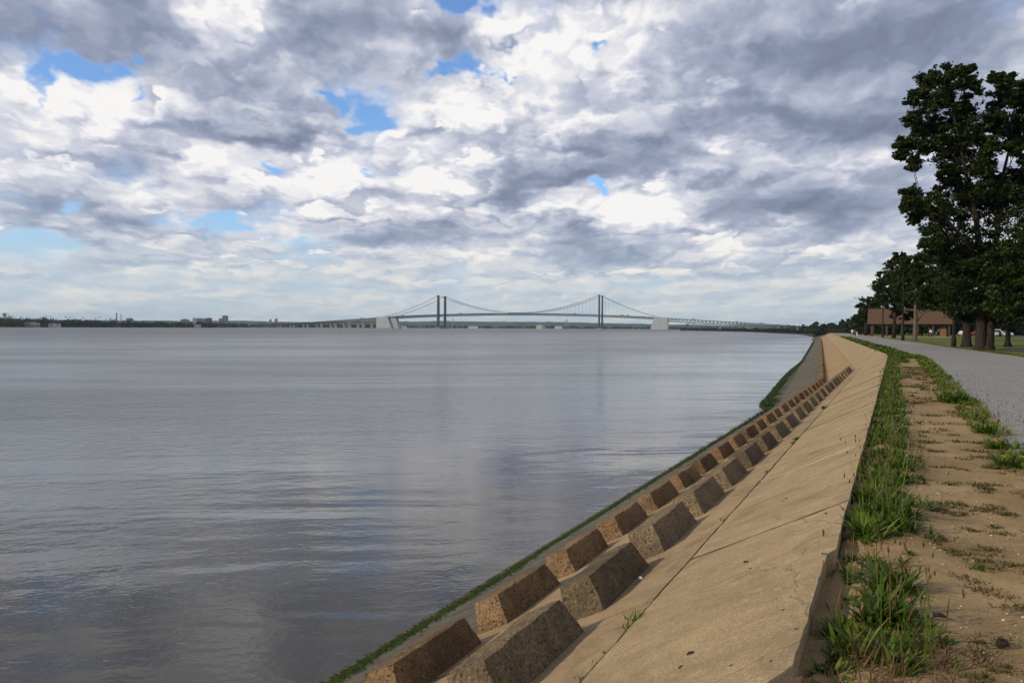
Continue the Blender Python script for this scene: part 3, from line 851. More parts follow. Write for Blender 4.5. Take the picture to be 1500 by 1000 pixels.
# the margin of the path
verge(10.0, 15, -2.0, -1.62, 70, .17, .018, .35, -.05)
verge(15, 30, -2.05, -1.50, 420, .18, .026, .2, -.12, (.35, 1.0))
verge(30, 60, -2.1, -1.45, 560, .20, .05, .1, -.3, (.35, 1.0))
# far margin of the path
verge(40, 110, -8.6, -7.9, 700, .16, .06, 0, -.3, (.2, .9), 0)
tag(B.build('grass', M['weed'], M['straw']), kind='stuff')
# sparse low weeds on the dirt
B = Blades()
for _ in range(900):
    s = rnd.uniform(4.2, 40) if rnd.random() < .55 else rnd.uniform(4.2, 14); a = rnd.uniform(-1.75, -.6)
    p = E(s, a)
    if mnoise.noise(p * Vector((1.1, 2.2, 1))) + .5 * mnoise.noise(p * 5) < .20: continue
    d = max(1, s / 10)
    k = rnd.randint(14, 34); c = np.array([p.x, p.y, surf(s, a) - .004])
    k *= 2; off = nr.normal(0, 1, (k, 3)) * [.05 * d, .035 * d, 0]
    B.add(c + off, u(0, 6.283, k), u(.02, .05, k) * min(d, 2.2), u(.006, .013, k) * d, u(.5, 1.35, k), u(0, .5, k), u(0, 1, k), 0 if rnd.random() < .75 else 1)
for _ in range(420):
    s = rnd.uniform(4.2, 14); a = rnd.uniform(-1.9, -.15); p = E(s, a)
    B.add(np.array([[p.x, p.y, surf(s, a) + .006]]), u(0, 6.283, 1), u(.012, .04, 1), u(.004, .010, 1), u(1.2, 1.6, 1), u(0, .3, 1), u(0, .55, 1), 1)
tag(B.build('ground_cover', M['lowweed'], M['straw']), kind='stuff')
# tufts in the cracks between slabs
B = Blades()
for (px, py, k, L) in ((938, 903, 40, .10), (928, 914, 26, .06), (1062, 760, 16, .05), (1117, 694, 16, .08), (1162, 645, 36, .11), (1158, 650, 20, .09), (1210, 597, 40, .14), (1086, 738, 8, .03), (890, 962, 14, .04), (874, 985, 10, .05), (901, 948, 12, .04)):
    best = None
    r = ray(px, py)
    # hit the slope plane: a as function along the ray
    lo, hi = 2.0, 60.0
    f_ = lambda D: (lambda P: P.z - zs(sa_pt(P)[1]))(Vector((0, 0, EYE)) + r * (D / r.y))
    def sa_pt(P):
        i = int(np.argmin((_px - P.x) ** 2 + (_py - P.y) ** 2)); s = float(_sarr[i]); dd, l = axes(s); q = P - E(s, 0); s += q.dot(dd); q = P - E(s, 0); return s, q.dot(l)
    for _ in range(40):
        mid = (lo + hi) / 2
        if f_(mid) > 0: lo = mid
        else: hi = mid
    P = Vector((0, 0, EYE)) + r * (lo / r.y)
    s, a = sa_pt(P); a = 1.44; P = E(s, a, zs(a) - .02)
    B.add(np.array(P) + nr.normal(0, .02, (k, 3)) * [1.2, 1.2, 0] , u(0, 6.283, k), u(.5, 1.2, k) * L, u(.006, .012, k) * max(1, s / 8), u(.2, 1.3, k), u(.1, .7, k), u(.3, 1, k))
tag(B.build('crack_grass', M['weed'], M['straw']), kind='stuff')

# algae at the waterline: a felt over the wet foot of the slabs, and its hanging weed
def alg_top(s):
    return 6.08 - (.16 * fbm(Vector((s * .33, 0, 5)), 4) + .07 * fbm(Vector((s * 2.1, 0, 9)), 3)) * (1 if s < 45 else 2.2) + .62 * toe(s)
vs = []; fs = []
sl = span(1, 30, 240) + span(30.2, 70, 160) + span(70.5, 370, 200)
for s in sl:
    t_ = alg_top(s)
    bulge = toe(s)
    ao = 7.0 if bulge < .02 else 6.55 + bulge
    for k in range(7):
        a = t_ + (ao - t_) * min(1, k / 5.6) if bulge >= .02 else t_ + (ao - t_) * k / 6
        lift = .022 if k else -.03
        z = zs(a) + lift
        if bulge >= .02 and k < 6: z = max(z, WATER_Z + .13 * min(1, bulge * 2) + lift)
        if bulge >= .02 and k == 6: z = WATER_Z - .5
        vs.append(E(s, a, z + .012 * fbm(E(s, a) * 3, 3)))
for i in range(len(sl) - 1):
    for j in range(6): fs.append((i * 7 + j, i * 7 + j + 1, i * 7 + 8 + j, i * 7 + 7 + j))
B = Blades()
n = 3600
sv_ = np.concatenate([nr.uniform(2, 14, n // 2), nr.uniform(14, 58, n // 3), nr.uniform(58, 330, n - n // 2 - n // 3)])
for s in sv_:
    top = alg_top(s)
    a = rnd.uniform(top - .02, 6.5 + toe(s)) if rnd.random() < .8 else top - abs(rnd.gauss(0, .12))
    p = E(s, a, max(zs(a), WATER_Z + .13 * min(1, toe(s) * 2) if toe(s) > .02 else -9) + .008)
    d = max(1, s / 16)
    B.add(np.array([p]), u(0, 6.283, 1), np.array([.10 * min(d, 3)]), np.array([.035 * d]), np.array([1.2]), np.array([.75]), u(.2, 1, 1))
o = mesh_obj('algae', vs, fs, M['algae_film'], smooth=True)
if o.data.polygons[0].normal.z < 0: o.data.flip_normals()
tag(o, kind='stuff')
tag(B.build('waterline_weed', M['algae']), kind='stuff')

# ------------------------------------------------------------------ small things on the dirt and the slabs
def stone_verts(r, seed, sq=(1, 1, .6)):
    bm = bmesh.new(); bmesh.ops.create_icosphere(bm, subdivisions=1, radius=1)
    vs = [Vector((v.co.x * sq[0], v.co.y * sq[1], v.co.z * sq[2])) * r * (1 + .35 * mnoise.noise(v.co * 1.3 + Vector((seed, 0, 0)))) for v in bm.verts]
    fs = [tuple(v.index for v in f.verts) for f in bm.faces]; bm.free()
    return vs, fs
pb = MB()
for k in range(1500):
    s = rnd.uniform(4, 10) if k % 3 else rnd.uniform(10, 18); a = rnd.uniform(-2.0, -.1)
    if mnoise.noise(E(s, a) * .9) < -.25: continue
    r = rnd.choice((.004, .005, .006, .008, .011))
    p = E(s, a, surf(s, a) + r * .2)
    bm_v, bm_f = stone_verts(r, k)
    pb.add([v + p for v in bm_v], bm_f)
def pebble_mat():
    m, N, p = new_mat('pebbles')
    co = N.n('ShaderNodeNewGeometry'); rn = co.outputs['Random Per Island']
    N.set(p, 'Base Color', N.ramp(rn, [(0, (.16, .11, .075)), (.5, (.36, .28, .20)), (.85, (.46, .40, .33)), (1, (.60, .56, .50))]))
    return m
M['pebble'] = pebble_mat()
tag(pb.build('gravel', M['pebble'], smooth=True), kind='stuff')

M['dark_brown'] = flat('dark_brown', (.035, .020, .014), .7, scale=40)
M['white_matte'] = flat('white_matte', (.70, .69, .66), .7, var=.06, scale=30)
# seed cone
p = ground(1458, 947, .02); cm = MB()
prof = [(.001, 0), (.016, .006), (.024, .022), (.024, .036), (.017, .052), (.004, .062)]
cm.lathe((0, 0, 0), prof, 12)
for k in range(46):                      # scales around it
    t = k * 2.4; h = .006 + .05 * k / 46; r = .021 * math.sin(math.pi * min(.95, (h + .008) / .066)) + .004
    c = Vector((r * math.cos(t), r * math.sin(t), h)); o_ = Vector((math.cos(t), math.sin(t), .5)).normalized(); sd = Vector((-math.sin(t), math.cos(t), 0))
    cm.add([c - sd * .006, c + sd * .006, c + o_ * .009 + sd * .003, c + o_ * .009 - sd * .003, c - Vector((0, 0, .003))], [(0, 1, 2, 3), (1, 0, 4), (3, 2, 4), (2, 1, 4), (0, 3, 4)])
o = cm.build('seed_cone', M['dark_brown']); o.location = p + Vector((0, 0, .005)); o.rotation_euler = (R(80), 0, R(70))
o.location.z = surf(*sa_of(1458, 947)) + .022
tag(o, 'dark brown seed cone lying on the bare dirt near the lower right', 'seed cone')
# twig with a torn end
s, a = sa_of(1376, 912); p = E(s, a, surf(s, a) + .014); tb = MB()
tb.tube([(-.030, 0, .004), (-.008, .004, .010), (.016, 0, .006), (.034, -.007, .0)], [.009, .013, .012, .006], 7)
tb.tube([(-.026, .0, .008), (-.034, .006, .026)], [.008, .004], 6)
tb.tube([(-.03, 0, .0), (-.055, -.03, -.006)], [.004, .002], 5)
tag(tb.build('twig', M['dark_brown'], smooth=True, loc=p), 'short dark broken twig on the dirt to the right of the weeds', 'twig')
# feather / strip of white plastic among the weeds
s, a = sa_of(1322, 906); p = E(s, a, surf(s, a) + .02); fb2 = Blades()
k = 26; t = np.linspace(0, 1, k)
ptx = np.stack([.13 * t, .05 * t + .03 * t * t, .025 * np.sin(t * 3)], 1)
fb2.add(ptx, np.full(k, 2.2), np.full(k, .032) * (1 - .6 * t), np.full(k, .008), np.full(k, 1.2), np.full(k, .3), t * .3)
fb2.add(ptx, np.full(k, -.9), np.full(k, .028) * (1 - .6 * t), np.full(k, .008), np.full(k, 1.2), np.full(k, .3), t * .3)
tag(fb2.build('feather', M['white_matte'], loc=p), 'white feather lying at the foot of the dark weeds', 'feather')
# pale stone beside an upper row block
vs, fs = stone_verts(.028, 3, (1, .8, .7))
Ps = E(7.05 + .75, 1.88, zs(1.88) + .012)
tag(mesh_obj('white_stone', [v for v in vs], fs, M['white_matte'], smooth=True, loc=at(1018, 760, 9.73)), 'small white stone at the foot of a grey upper row block', 'stone')
bpy.data.objects['white_stone'].location = Ps

M['straw_dark'] = flat('dry_leaf_brown', (.075, .048, .028), .9, scale=60)
# dried leaves and scraps of seaweed left on the slabs
def slope_hit(px, py):
    r = ray(px, py); lo, hi = 2.0, 80.0
    for _ in range(44):
        mid = (lo + hi) / 2; P = Vector((0, 0, EYE)) + r * (mid / r.y); s, a = sa_pt(P)
        if P.z > zs(a) + .004: lo = mid
        else: hi = mid
    return s, a
for i, (px, py, L) in enumerate(((1093, 823, .07), (1099, 832, .035), (1153, 730, .06), (1147, 734, .04), (998, 977, .05), (1012, 957, .07), (1210, 752, .06), (1207, 811, .05), (1148, 893, .035), (1180, 955, .045), (1072, 974, .03), (1130, 968, .03), (1138, 876, .025), (1166, 921, .03))):
    s, a = slope_hit(px, py); d, l = axes(s); P = E(s, a, zs(a) + .012)
    m = MB(); vs = []; fs = []; n = 6
    for k in range(n + 1):
        t = k / n; w = .32 * math.sin(math.pi * min(.97, t + .03)) * (1 + .4 * mnoise.noise(Vector((i * 3.1, t * 4, 0)))); lift = .10 * math.sin(t * 5 + i)
        vs += [(L * (t - .5), -L * w * .5, L * (.10 + lift * .5)), (L * (t - .5) + .1 * L * t, 0, L * lift * .2), (L * (t - .5), L * w * .5, L * (.12 + lift * .4))]
    for k in range(n):
        for j in range(2): fs.append((3 * k + j, 3 * k + 3 + j, 3 * k + 4 + j, 3 * k + 1 + j))
    o = mesh_obj('dried_leaf', vs, fs, M['straw_dark'], smooth=True, loc=P - Vector((0, 0, .008)))
    o.rotation_euler = (0, math.atan(0), rnd.uniform(.2, 1.2))
    tag(o, 'small dark dried leaf lying on the tan sloping slab nearest the camera', 'leaf', 'dried leaves on the slabs')
# ------------------------------------------------------------------ trees
class Leaves:
    def __init__(s): s.C = []; s.S = []; s.T = []
    def clump(s, c, rad, n, size, tint):
        p = nr.normal(0, 1, (n, 3)) * (np.array(rad) * .55) + np.array(c)
        s.C.append(p); s.S.append(u(.6, 1.25, n) * size); s.T.append(np.clip(tint + nr.normal(0, .16, n), 0, 1))
    def build(s, name, mat, parent, loc):
        P = np.concatenate(s.C); S = np.concatenate(s.S); T = np.concatenate(s.T); n = len(P)
        a = nr.normal(0, 1, (n, 3)); a[:, 2] *= .6; a /= np.linalg.norm(a, axis=1)[:, None]
        b = nr.normal(0, 1, (n, 3)); b -= (b * a).sum(1)[:, None] * a; b /= np.linalg.norm(b, axis=1)[:, None]
        nn = np.cross(a, b)
        L = S[:, None]
        # a leaf spray: pointed, bent along its middle
        V = np.stack([P - a * L * .5, P + b * L * .36 - a * L * .08 + nn * L * .10, P + a * L * .5 - nn * L * .10, P - b * L * .36 + a * L * .05 + nn * L * .10], 1)
        Fq = (np.arange(n) * 4)[:, None] + np.array([[0, 1, 2, 3]])
        return fast_mesh(name, V.reshape(-1, 3), Fq, mat, np.repeat(T, 4), parent, None)

def limb_pts(a, b, sag, n=5, wig=.06):
    a = Vector(a); b = Vector(b); L = (b - a).length
    pts = []
    for i in range(n + 1):
        t = i / n
        p = a.lerp(b, t) + Vector((0, 0, sag * L * math.sin(math.pi * t)))
        if 0 < i < n: p += Vector((rnd.uniform(-1, 1), rnd.uniform(-1, 1), rnd.uniform(-1, 1))) * wig * L / n * 1.6
        pts.append(p)
    return pts

def tree(base, label, blobs, trunks, leaf, leaf_n, D=None, mat='leaf', bark='bark', group=None, depth=1.0, sub=9, clr=.30, tint0=.45, name='tree', cat='tree', limbs=True):
    """blobs: world ellipsoids (x,y,z,rx,ry,rz); trunks: list of (list of points, list of radii); base: world point"""
    root = thing(name, label, cat, base, 0, group)
    B0 = Vector(base)
    tm = MB()
    tops = []
    for pts, rad in trunks:
        pts = [Vector(p) - B0 for p in pts]
        tm.tube(pts, rad, 10); tops.append((pts, rad))
    lf = Leaves()
    for (x, y, z, rx, ry, rz) in blobs:
        c = Vector((x, y, z)) - B0
        if limbs:
            best = min(((p - (c - Vector((0, 0, rz * 1.3)))).length + (.0 if p.z < c.z else 50), i, j) for i, (pp, rr) in enumerate(tops) for j, p in enumerate(pp) if j > 0)
            pp, rr = tops[best[1]]; st = pp[best[2]]; r0 = min(rr[best[2]] * .55, .03 + .012 * (c - st).length)
            pts = limb_pts(st, c, -.06)
            tm.tube(pts, [r0 * (1 - .78 * i / (len(pts) - 1)) for i in range(len(pts))], 6)
            for q in range(3):
                e = c + Vector((rnd.uniform(-1, 1) * rx, rnd.uniform(-1, 1) * ry, rnd.uniform(-.6, 1) * rz)) * .85
                tm.tube(limb_pts(pts[3], e, -.05, 4), [r0 * .42, r0 * .34, r0 * .26, r0 * .18, r0 * .08], 5)
        bt = tint0 + rnd.uniform(-.18, .2)
        for q in range(sub):
            d = Vector((rnd.gauss(0, 1), rnd.gauss(0, 1), rnd.gauss(0, 1))); d.normalize()
            k = rnd.uniform(.3, 1.18) ** .7
            cc = c + Vector((d.x * rx, d.y * ry, d.z * rz)) * k
            r = clr * (rx + rz) / 2 * rnd.uniform(.65, 1.25)
            lf.clump(cc, (r, r, r * .62), max(6, int(leaf_n * rnd.uniform(.7, 1.3))), leaf, bt + rnd.uniform(-.15, .15))
        # loose outer twigs with a few leaves each
        for q in range(sub // 2):
            d = Vector((rnd.gauss(0, 1), rnd.gauss(0, 1), rnd.gauss(0, 1))); d.normalize()
            k = rnd.uniform(1.0, 1.42)
            r = clr * (rx + rz) / 2 * rnd.uniform(.3, .6)
            lf.clump(c + Vector((d.x * rx, d.y * ry, d.z * rz)) * k, (r, r, r * .8), max(4, int(leaf_n * .16)), leaf * .9, bt + .15)
    tm.build('trunk', M[bark], root, smooth=True)
    lf.build('crown', M[mat], root, None)
    return root

def px_blobs(lst, D, depth=1.0, jit=0.0):
    """crown outline lobes given where they stand in the photo, at their own real distance"""
    out = []
    for b in lst:
        px, py, rx, ry = b[:4]; dd = (b[4] if len(b) > 4 else rnd.uniform(-1, 1) * jit)
        p = at(px, py, D + dd); k = (D + dd) / F
        out.append((p.x, p.y, p.z, rx * k, (rx + ry) * .5 * k * depth, ry * k))
    return out
def tp(px, py, D): return at(px, py, D)

# the big twin-trunked oak
D1 = 71.0
big = [(1362, 116, 15, 12), (1386, 110, 19, 12), (1414, 105, 16, 9), (1427, 124, 9, 16), (1344, 140, 13, 12), (1334, 150, 8, 7), (1371, 143, 22, 19), (1402, 138, 20, 20),
       (1341, 178, 16, 17), (1366, 186, 18, 20), (1328, 211, 15, 10), (1346, 204, 19, 19), (1321, 226, 9, 8), (1339, 240, 9, 12), (1376, 216, 26, 24), (1397, 186, 18, 28), (1405, 240, 26, 20), (1388, 252, 16, 13),
       (1471, 119, 15, 10), (1456, 114, 7, 7), (1490, 130, 15, 15), (1464, 146, 18, 15), (1483, 166, 26, 20), (1455, 178, 16, 17), (1440, 204, 16, 20), (1500, 190, 18, 24), (1510, 140, 18, 20), (1515, 230, 14, 22),
       (1333, 283, 12, 10), (1329, 300, 9, 11), (1345, 299, 13, 14), (1341, 320, 10, 10), (1371, 300, 20, 16), (1396, 280, 27, 22), (1424, 268, 26, 26), (1440, 238, 17, 17), (1376, 332, 24, 18), (1402, 322, 36, 26),
       (1442, 312, 36, 32), (1482, 300, 32, 26), (1492, 262, 18, 14), (1515, 300, 26, 40), (1384, 362, 28, 18), (1425, 362, 38, 26), (1470, 360, 38, 34), (1515, 370, 30, 36), (1360, 352, 14, 12),
       (1475, 198, 22, 20), (1488, 216, 16, 10), (1450, 218, 10, 14), (1446, 286, 22, 18), (1474, 284, 20, 14), (1458, 262, 14, 10), (1505, 262, 20, 14), (1425, 462, 24, 9), (1476, 462, 24, 9), (1405, 445, 30, 20), (1450, 450, 34, 20), (1392, 402, 30, 24), (1432, 408, 44, 30), (1478, 412, 38, 34), (1540, 200, 30, 50), (1550, 300, 40, 60), (1530, 410, 40, 40), (1415, 160, 14, 12), (1420, 190, 22, 26)]
b1 = ground(1440, 513, -.05)
trk = [([tp(1436, 516, D1), tp(1436, 505, D1), tp(1437, 470, D1), tp(1438, 400, D1), tp(1430, 320, D1), tp(1412, 240, D1), tp(1398, 170, D1)], [.72, .46, .36, .30, .22, .13, .05]),
       ([tp(1446, 517, D1 - .3), tp(1447, 505, D1), tp(1450, 470, D1), tp(1456, 400, D1), tp(1462, 320, D1), tp(1466, 270, D1), tp(1478, 220, D1), tp(1486, 160, D1)], [.74, .50, .38, .28, .2, .15, .10, .05]),
       ([tp(1438, 400, D1), tp(1412, 350, D1 - 1), tp(1385, 320, D1 - 2), tp(1352, 305, D1 - 2.5)], [.24, .19, .13, .05]),
       ([tp(1462, 320, D1), tp(1480, 262, D1 + 1), tp(1500, 244, D1 + 2), tp(1530, 210, D1 + 2)], [.26, .2, .16, .08])]
tree(b1, 'tallest tree, a dark green oak with twin trunks rooted at the path\'s far side', px_blobs(big, D1, 1.1, 2.6), trk, .25, 120, mat='leaf', sub=20, clr=.33)
# a second oak behind it to the left, its dark flared trunk clear of the lamp post
D2 = 84.0
tree(ground(1416, 508, -.05), 'dark tree with a flared trunk between the nearest lamp post and the twin-trunked oak',
     px_blobs([(1415, 400, 36, 30), (1390, 425, 34, 22), (1370, 395, 28, 24), (1425, 440, 40, 22), (1395, 375, 30, 24), (1440, 380, 40, 30), (1400, 455, 26, 10), (1440, 455, 30, 12), (1365, 430, 22, 14)], D2, 1.1, 4),
     [([tp(1416, 510, D2), tp(1416, 502, D2), tp(1416, 480, D2), tp(1414, 440, D2), tp(1412, 380, D2)], [.70, .46, .36, .30, .12])], .30, 170, sub=16, tint0=.3)
# tree at the right edge
D3 = 80.0
tree(ground(1476, 506, -.05), 'tree with bright leaves and a slim trunk at the right edge, before the parked cars',
     px_blobs([(1480, 400, 26, 22), (1505, 370, 24, 30), (1500, 430, 30, 22), (1465, 440, 24, 18), (1485, 460, 28, 10), (1530, 420, 30, 40), (1525, 345, 24, 30), (1470, 380, 16, 14)], D3 - 12, 1.0, 3),
     [([tp(1476, 508, D3), tp(1476, 500, D3), tp(1477, 478, D3 - 2), tp(1482, 440, D3 - 8), tp(1492, 380, D3 - 11)], [.42, .24, .2, .18, .07])], .26, 180, mat='leaf_mid', sub=16, tint0=.62)
# the pale-trunked maple before the pavilion
D4 = 128.0
tree(ground(1340, 500, -.05), 'maple with a pale forked trunk standing before the brown roof',
     px_blobs([(1328, 384, 12, 9), (1352, 380, 12, 9), (1368, 376, 12, 10), (1340, 398, 20, 13), (1325, 410, 18, 14), (1366, 400, 24, 16), (1350, 420, 30, 18), (1378, 425, 26, 20), (1338, 438, 26, 12), (1398, 410, 24, 18), (1372, 446, 24, 8), (1322, 432, 14, 12)], D4, 1.0, 4),
     [([tp(1340, 502, D4), tp(1340, 495, D4), tp(1341, 470, D4), tp(1341, 440, D4), tp(1344, 400, D4)], [.44, .34, .29, .2, .08]),
      ([tp(1341, 473, D4), tp(1350, 460, D4), tp(1362, 447, D4 + 1)], [.2, .16, .1])], .40, 140, mat='leaf_mid', bark='bark_pale', sub=15)
# rounder tree left of it
D5 = 150.0
tree(ground(1309, 494, -.05), 'round dark tree between the second lamp post and the maple',
     px_blobs([(1318, 378, 11, 8), (1306, 388, 9, 7), (1297, 402, 9, 8), (1310, 404, 15, 12), (1288, 418, 8, 8), (1300, 420, 16, 12), (1320, 420, 16, 16), (1291, 436, 9, 7), (1305, 438, 16, 10), (1322, 446, 16, 10), (1335, 430, 12, 14), (1314, 460, 10, 6), (1330, 462, 8, 6)], D5, 1.0, 4),
     [([tp(1309, 495, D5), tp(1310, 478, D5), tp(1311, 450, D5), tp(1313, 410, D5)], [.40, .30, .25, .1])], .42, 130, mat='leaf', sub=15, tint0=.5)
# small tree left of the pavilion
D6 = 215.0
tree(ground(1269, 490.4, -.05), 'small dark tree at the left end of the brown-roofed pavilion',
     px_blobs([(1275, 440, 9, 6), (1266, 442, 8, 6), (1259, 450, 5, 5), (1268, 453, 10, 7), (1280, 450, 10, 9), (1264, 461, 7, 5), (1274, 465, 9, 6), (1288, 444, 8, 8), (1262, 471, 4, 3)], D6, 1.0, 3),
     [([tp(1268, 491, D6), tp(1269, 478, D6), tp(1271, 458, D6), tp(1272, 444, D6)], [.34, .24, .2, .08])], .5, 100, mat='leaf', sub=13, tint0=.4)

def simple_tree(x, y, h, w, label, group, kind=0, leaf=1.0, n=26, sub=6, name='tree', z=0):
    """a background tree: trunk and a crown of several lobes"""
    bl = []
    if kind == 0:
        for k in range(9):
            t = rnd.uniform(0, 6.28); r = rnd.uniform(.1, .32) * w; zz = h * rnd.uniform(.05, .84)
            s_ = w * rnd.uniform(.17, .26) * (1.1 - .5 * abs(zz / h - .55))
            bl.append((x + math.cos(t) * r, y + math.sin(t) * r, zz, s_, s_, s_ * .8))
        bl.append((x, y, h * .9, w * .17, w * .17, h * .09))
    else:
        for k in range(7):
            zz = h * (.22 + .11 * k); s_ = w * .34 * (1 - .115 * k)
            bl.append((x + rnd.uniform(-.1, .1) * w, y + rnd.uniform(-.1, .1) * w, zz, s_, s_, h * .075))
    bl = [(a, b, c + z, d, e, f) for a, b, c, d, e, f in bl]
    return tree((x, y, z - .05), label, bl, [([(x, y, z - .1), (x, y, z + h * .35), (x + .1, y, z + h * .8)], [h * .025, h * .018, h * .006])], leaf, n, mat='leaf_far', group=group, sub=sub, clr=.5, limbs=False, tint0=rnd.uniform(.2, .6), name=name)
# woods behind the pavilion
for i in range(30):
    px = 1258 + i * 8.8 + rnd.uniform(-4, 4); D = 285 + 40 * (i % 2) + rnd.uniform(-14, 14)
    x = xat(px, D)
    simple_tree(x, D, rnd.uniform(9, 14) if px > 1292 else rnd.uniform(5, 7), rnd.uniform(8, 11) if px > 1292 else 6, 'dark leafy tree in the row behind the pavilion and the parking lot', 'trees behind the pavilion', leaf=1.1, n=26, sub=7)
# row on the far right shore
for i in range(24):
    t = i / 23
    px = 1178 + 84 * t + rnd.uniform(-3, 3); D = 980 - 520 * t + rnd.uniform(-30, 30)
    x = xat(px, D)
    simple_tree(x, D, rnd.uniform(7.5, 12.5) * (.72 + .35 * t) * (1 if i % 5 else 1.25), rnd.uniform(7, 11), 'dark tree in the row along the far right shore', 'trees along the far right shore', kind=(i * 7) % 3 == 0, leaf=1.7, n=14, sub=5, z=-2.2 if D > 560 else -2.2 * (D - 400) / 160)

# ------------------------------------------------------------------ lamp posts
M['black_metal'] = flat('black_metal', (.008, .008, .009), .9, var=.2, scale=2)
M['lamp_grey'] = flat('lamp_grey', (.30, .31, .32), .5, var=.1, scale=3)
M['lens'] = flat('lamp_lens', (.45, .45, .42), .3, var=.05)
def lamp_post(px, py, label):
    g = ground(px, py, 0); Dp = g.y; root = thing('street_lamp', label, 'street lamp', g, 0, 'street lamps along the path')
    h = 11.0
    m = MB(); m.lathe((0, 0, 0), [(.24, -.1), (.24, .9), (.17, 1.0), (.15, 1.1), (.13, 4), (.085, h), (.07, h + .05)], 12); m.build('pole', M['black_metal'], root, True)
    d, l = axes(float(_sarr[int(np.argmin((_px - g.x) ** 2 + (_py - g.y) ** 2))]))
    arm = [Vector((0, 0, h - .35)) + l * 0, l * .6 + Vector((0, 0, h - .12)), l * 1.6 + Vector((0, 0, h)), l * 2.3 + Vector((0, 0, h + .02))]
    m = MB(); m.tube(arm, [.05, .045, .04, .04], 8); m.build('arm', M['black_metal'], root, True)
    m = MB(); c = l * 2.75 + Vector((0, 0, h))
    pr = [(-.62, .10, .06), (-.45, .17, .10), (0, .22, .13), (.4, .20, .11), (.60, .10, .05)]
    vs = []; fs = []
    for (t, w, hh) in pr:
        b = c + l * t
        for (q, r) in ((-1, -.35), (-.9, .35), (-.45, 1), (.45, 1), (.9, .35), (1, -.35)): vs.append(b + d * (w * q) + Vector((0, 0, hh * r)))
    for i in range(len(pr) - 1):
        for k in range(6): fs.append((i * 6 + k, i * 6 + (k + 1) % 6, i * 6 + 6 + (k + 1) % 6, i * 6 + 6 + k))
    fs += [tuple(range(6))[::-1], tuple(24 + k for k in range(6))]
    m.add(vs, fs); hd = m.build('lamp_head', M['lamp_grey'], root)
    m = MB(); m.lathe(c + Vector((0, 0, -.16)), [(.05, 0), (.15, .05), (.17, .115)], 10); m.build('lens', M['lens'], hd, True)
    return root
lamp_post(1397, 507.3, 'nearest black street lamp, standing left of the twin-trunked oak')
lamp_post(1322.5, 498.6, 'second black street lamp from the camera, before the middle of the brown roof')
lamp_post(1293, 494.2, 'third black street lamp from the camera, before the left part of the brown roof')
lamp_post(1266.5, 491.0, 'farthest black street lamp, left of the pavilion beside the small dark tree')

# ------------------------------------------------------------------ pavilion
M['roof_brown'] = flat('brown_shingles', (.100, .056, .035), .85, var=.22, scale=4)
M['wood_dark'] = flat('dark_timber', (.055, .030, .020), .7, var=.25, scale=3)
M['brick'] = flat('brown_brick', (.20, .11, .065), .9, var=.2, scale=6)
M['white_paint'] = flat('white_paint', (.72, .72, .72), .5, var=.04)
M['slab_pale'] = flat('pavilion_slab', (.30, .28, .25), .9, var=.15)
pv = ground(1276, 492.5, 0); PD = 196.0
pl = at(1273.5, 490, PD); pr_ = at(1393.5, 490, PD - 7.4)
ax = Vector((pr_.x - pl.x, pr_.y - pl.y, 0)); PL = ax.length; ang = math.atan2(ax.y, ax.x)
root = thing('pavilion', 'open picnic pavilion with a long brown shingled roof beyond the lawn', 'pavilion', (pl.x, pl.y, 0), ang)
W_ = 9.5; EH = 3.05; RH = 6.55
m = MB()
for (ya, za, yb, zb) in ((-.6, EH - .12, W_ / 2, RH), (W_ / 2, RH, W_ + .6, EH - .12)):
    n = Vector((0, -(zb - za), (yb - ya))).normalized() * .14
    a = [(-.5, ya, za), (PL + .5, ya, za), (PL + .5, yb, zb), (-.5, yb, zb)]
    m.hexa([Vector(p) for p in a] + [Vector(p) + n for p in a])
rf = m.build('roof', M['roof_brown'], root)
m = MB(); m.box(-.55, PL + .55, W_ / 2 - .16, W_ / 2 + .16, RH + .10, RH + .22); m.build('ridge_cap', M['wood_dark'], rf)
for x in (-.42, PL + .42):
    m = MB(); m.add([(x - .05, .1, EH + .25), (x - .05, W_ - .1, EH + .25), (x - .05, W_ / 2, RH - .12), (x + .05, .1, EH + .25), (x + .05, W_ - .1, EH + .25), (x + .05, W_ / 2, RH - .12)], [(0, 2, 1), (3, 4, 5), (0, 1, 4, 3), (1, 2, 5, 4), (2, 0, 3, 5)])
    m.build('gable', M['wood_dark'], root)
for y in (.12, W_ - .12):
    m = MB(); m.box(.2, PL - .2, y - .12, y + .12, EH - .32, EH + .06); m.build('beam', M['wood_dark'], root)
for i in range(6):
    x = .45 + (PL - .9) * i / 5
    for y in (.12, W_ - .12):
        m = MB(); m.box(x - .22, x + .22, y - .20, y + .20, 0, EH - .33); m.box(x - .30, x + .30, y - .28, y + .28, -.02, .35); m.build('post', M['wood_dark'], root)
m = MB(); m.box(PL - 2.3, PL - .95, 1.0, 2.2, .09, 2.45); m.box(PL - 2.4, PL - .85, .9, 2.3, 2.45, 2.6); m.build('chimney_breast', M['brick'], root)
m = MB(); m.box(-.2, PL + .2, -.2, W_ + .2, -.05, .09); m.build('floor', M['slab_pale'], root)
def to_pav(x, y, z=0): return Vector((pl.x, pl.y, 0)) + Vector((math.cos(ang) * x - math.sin(ang) * y, math.sin(ang) * x + math.cos(ang) * y, z))
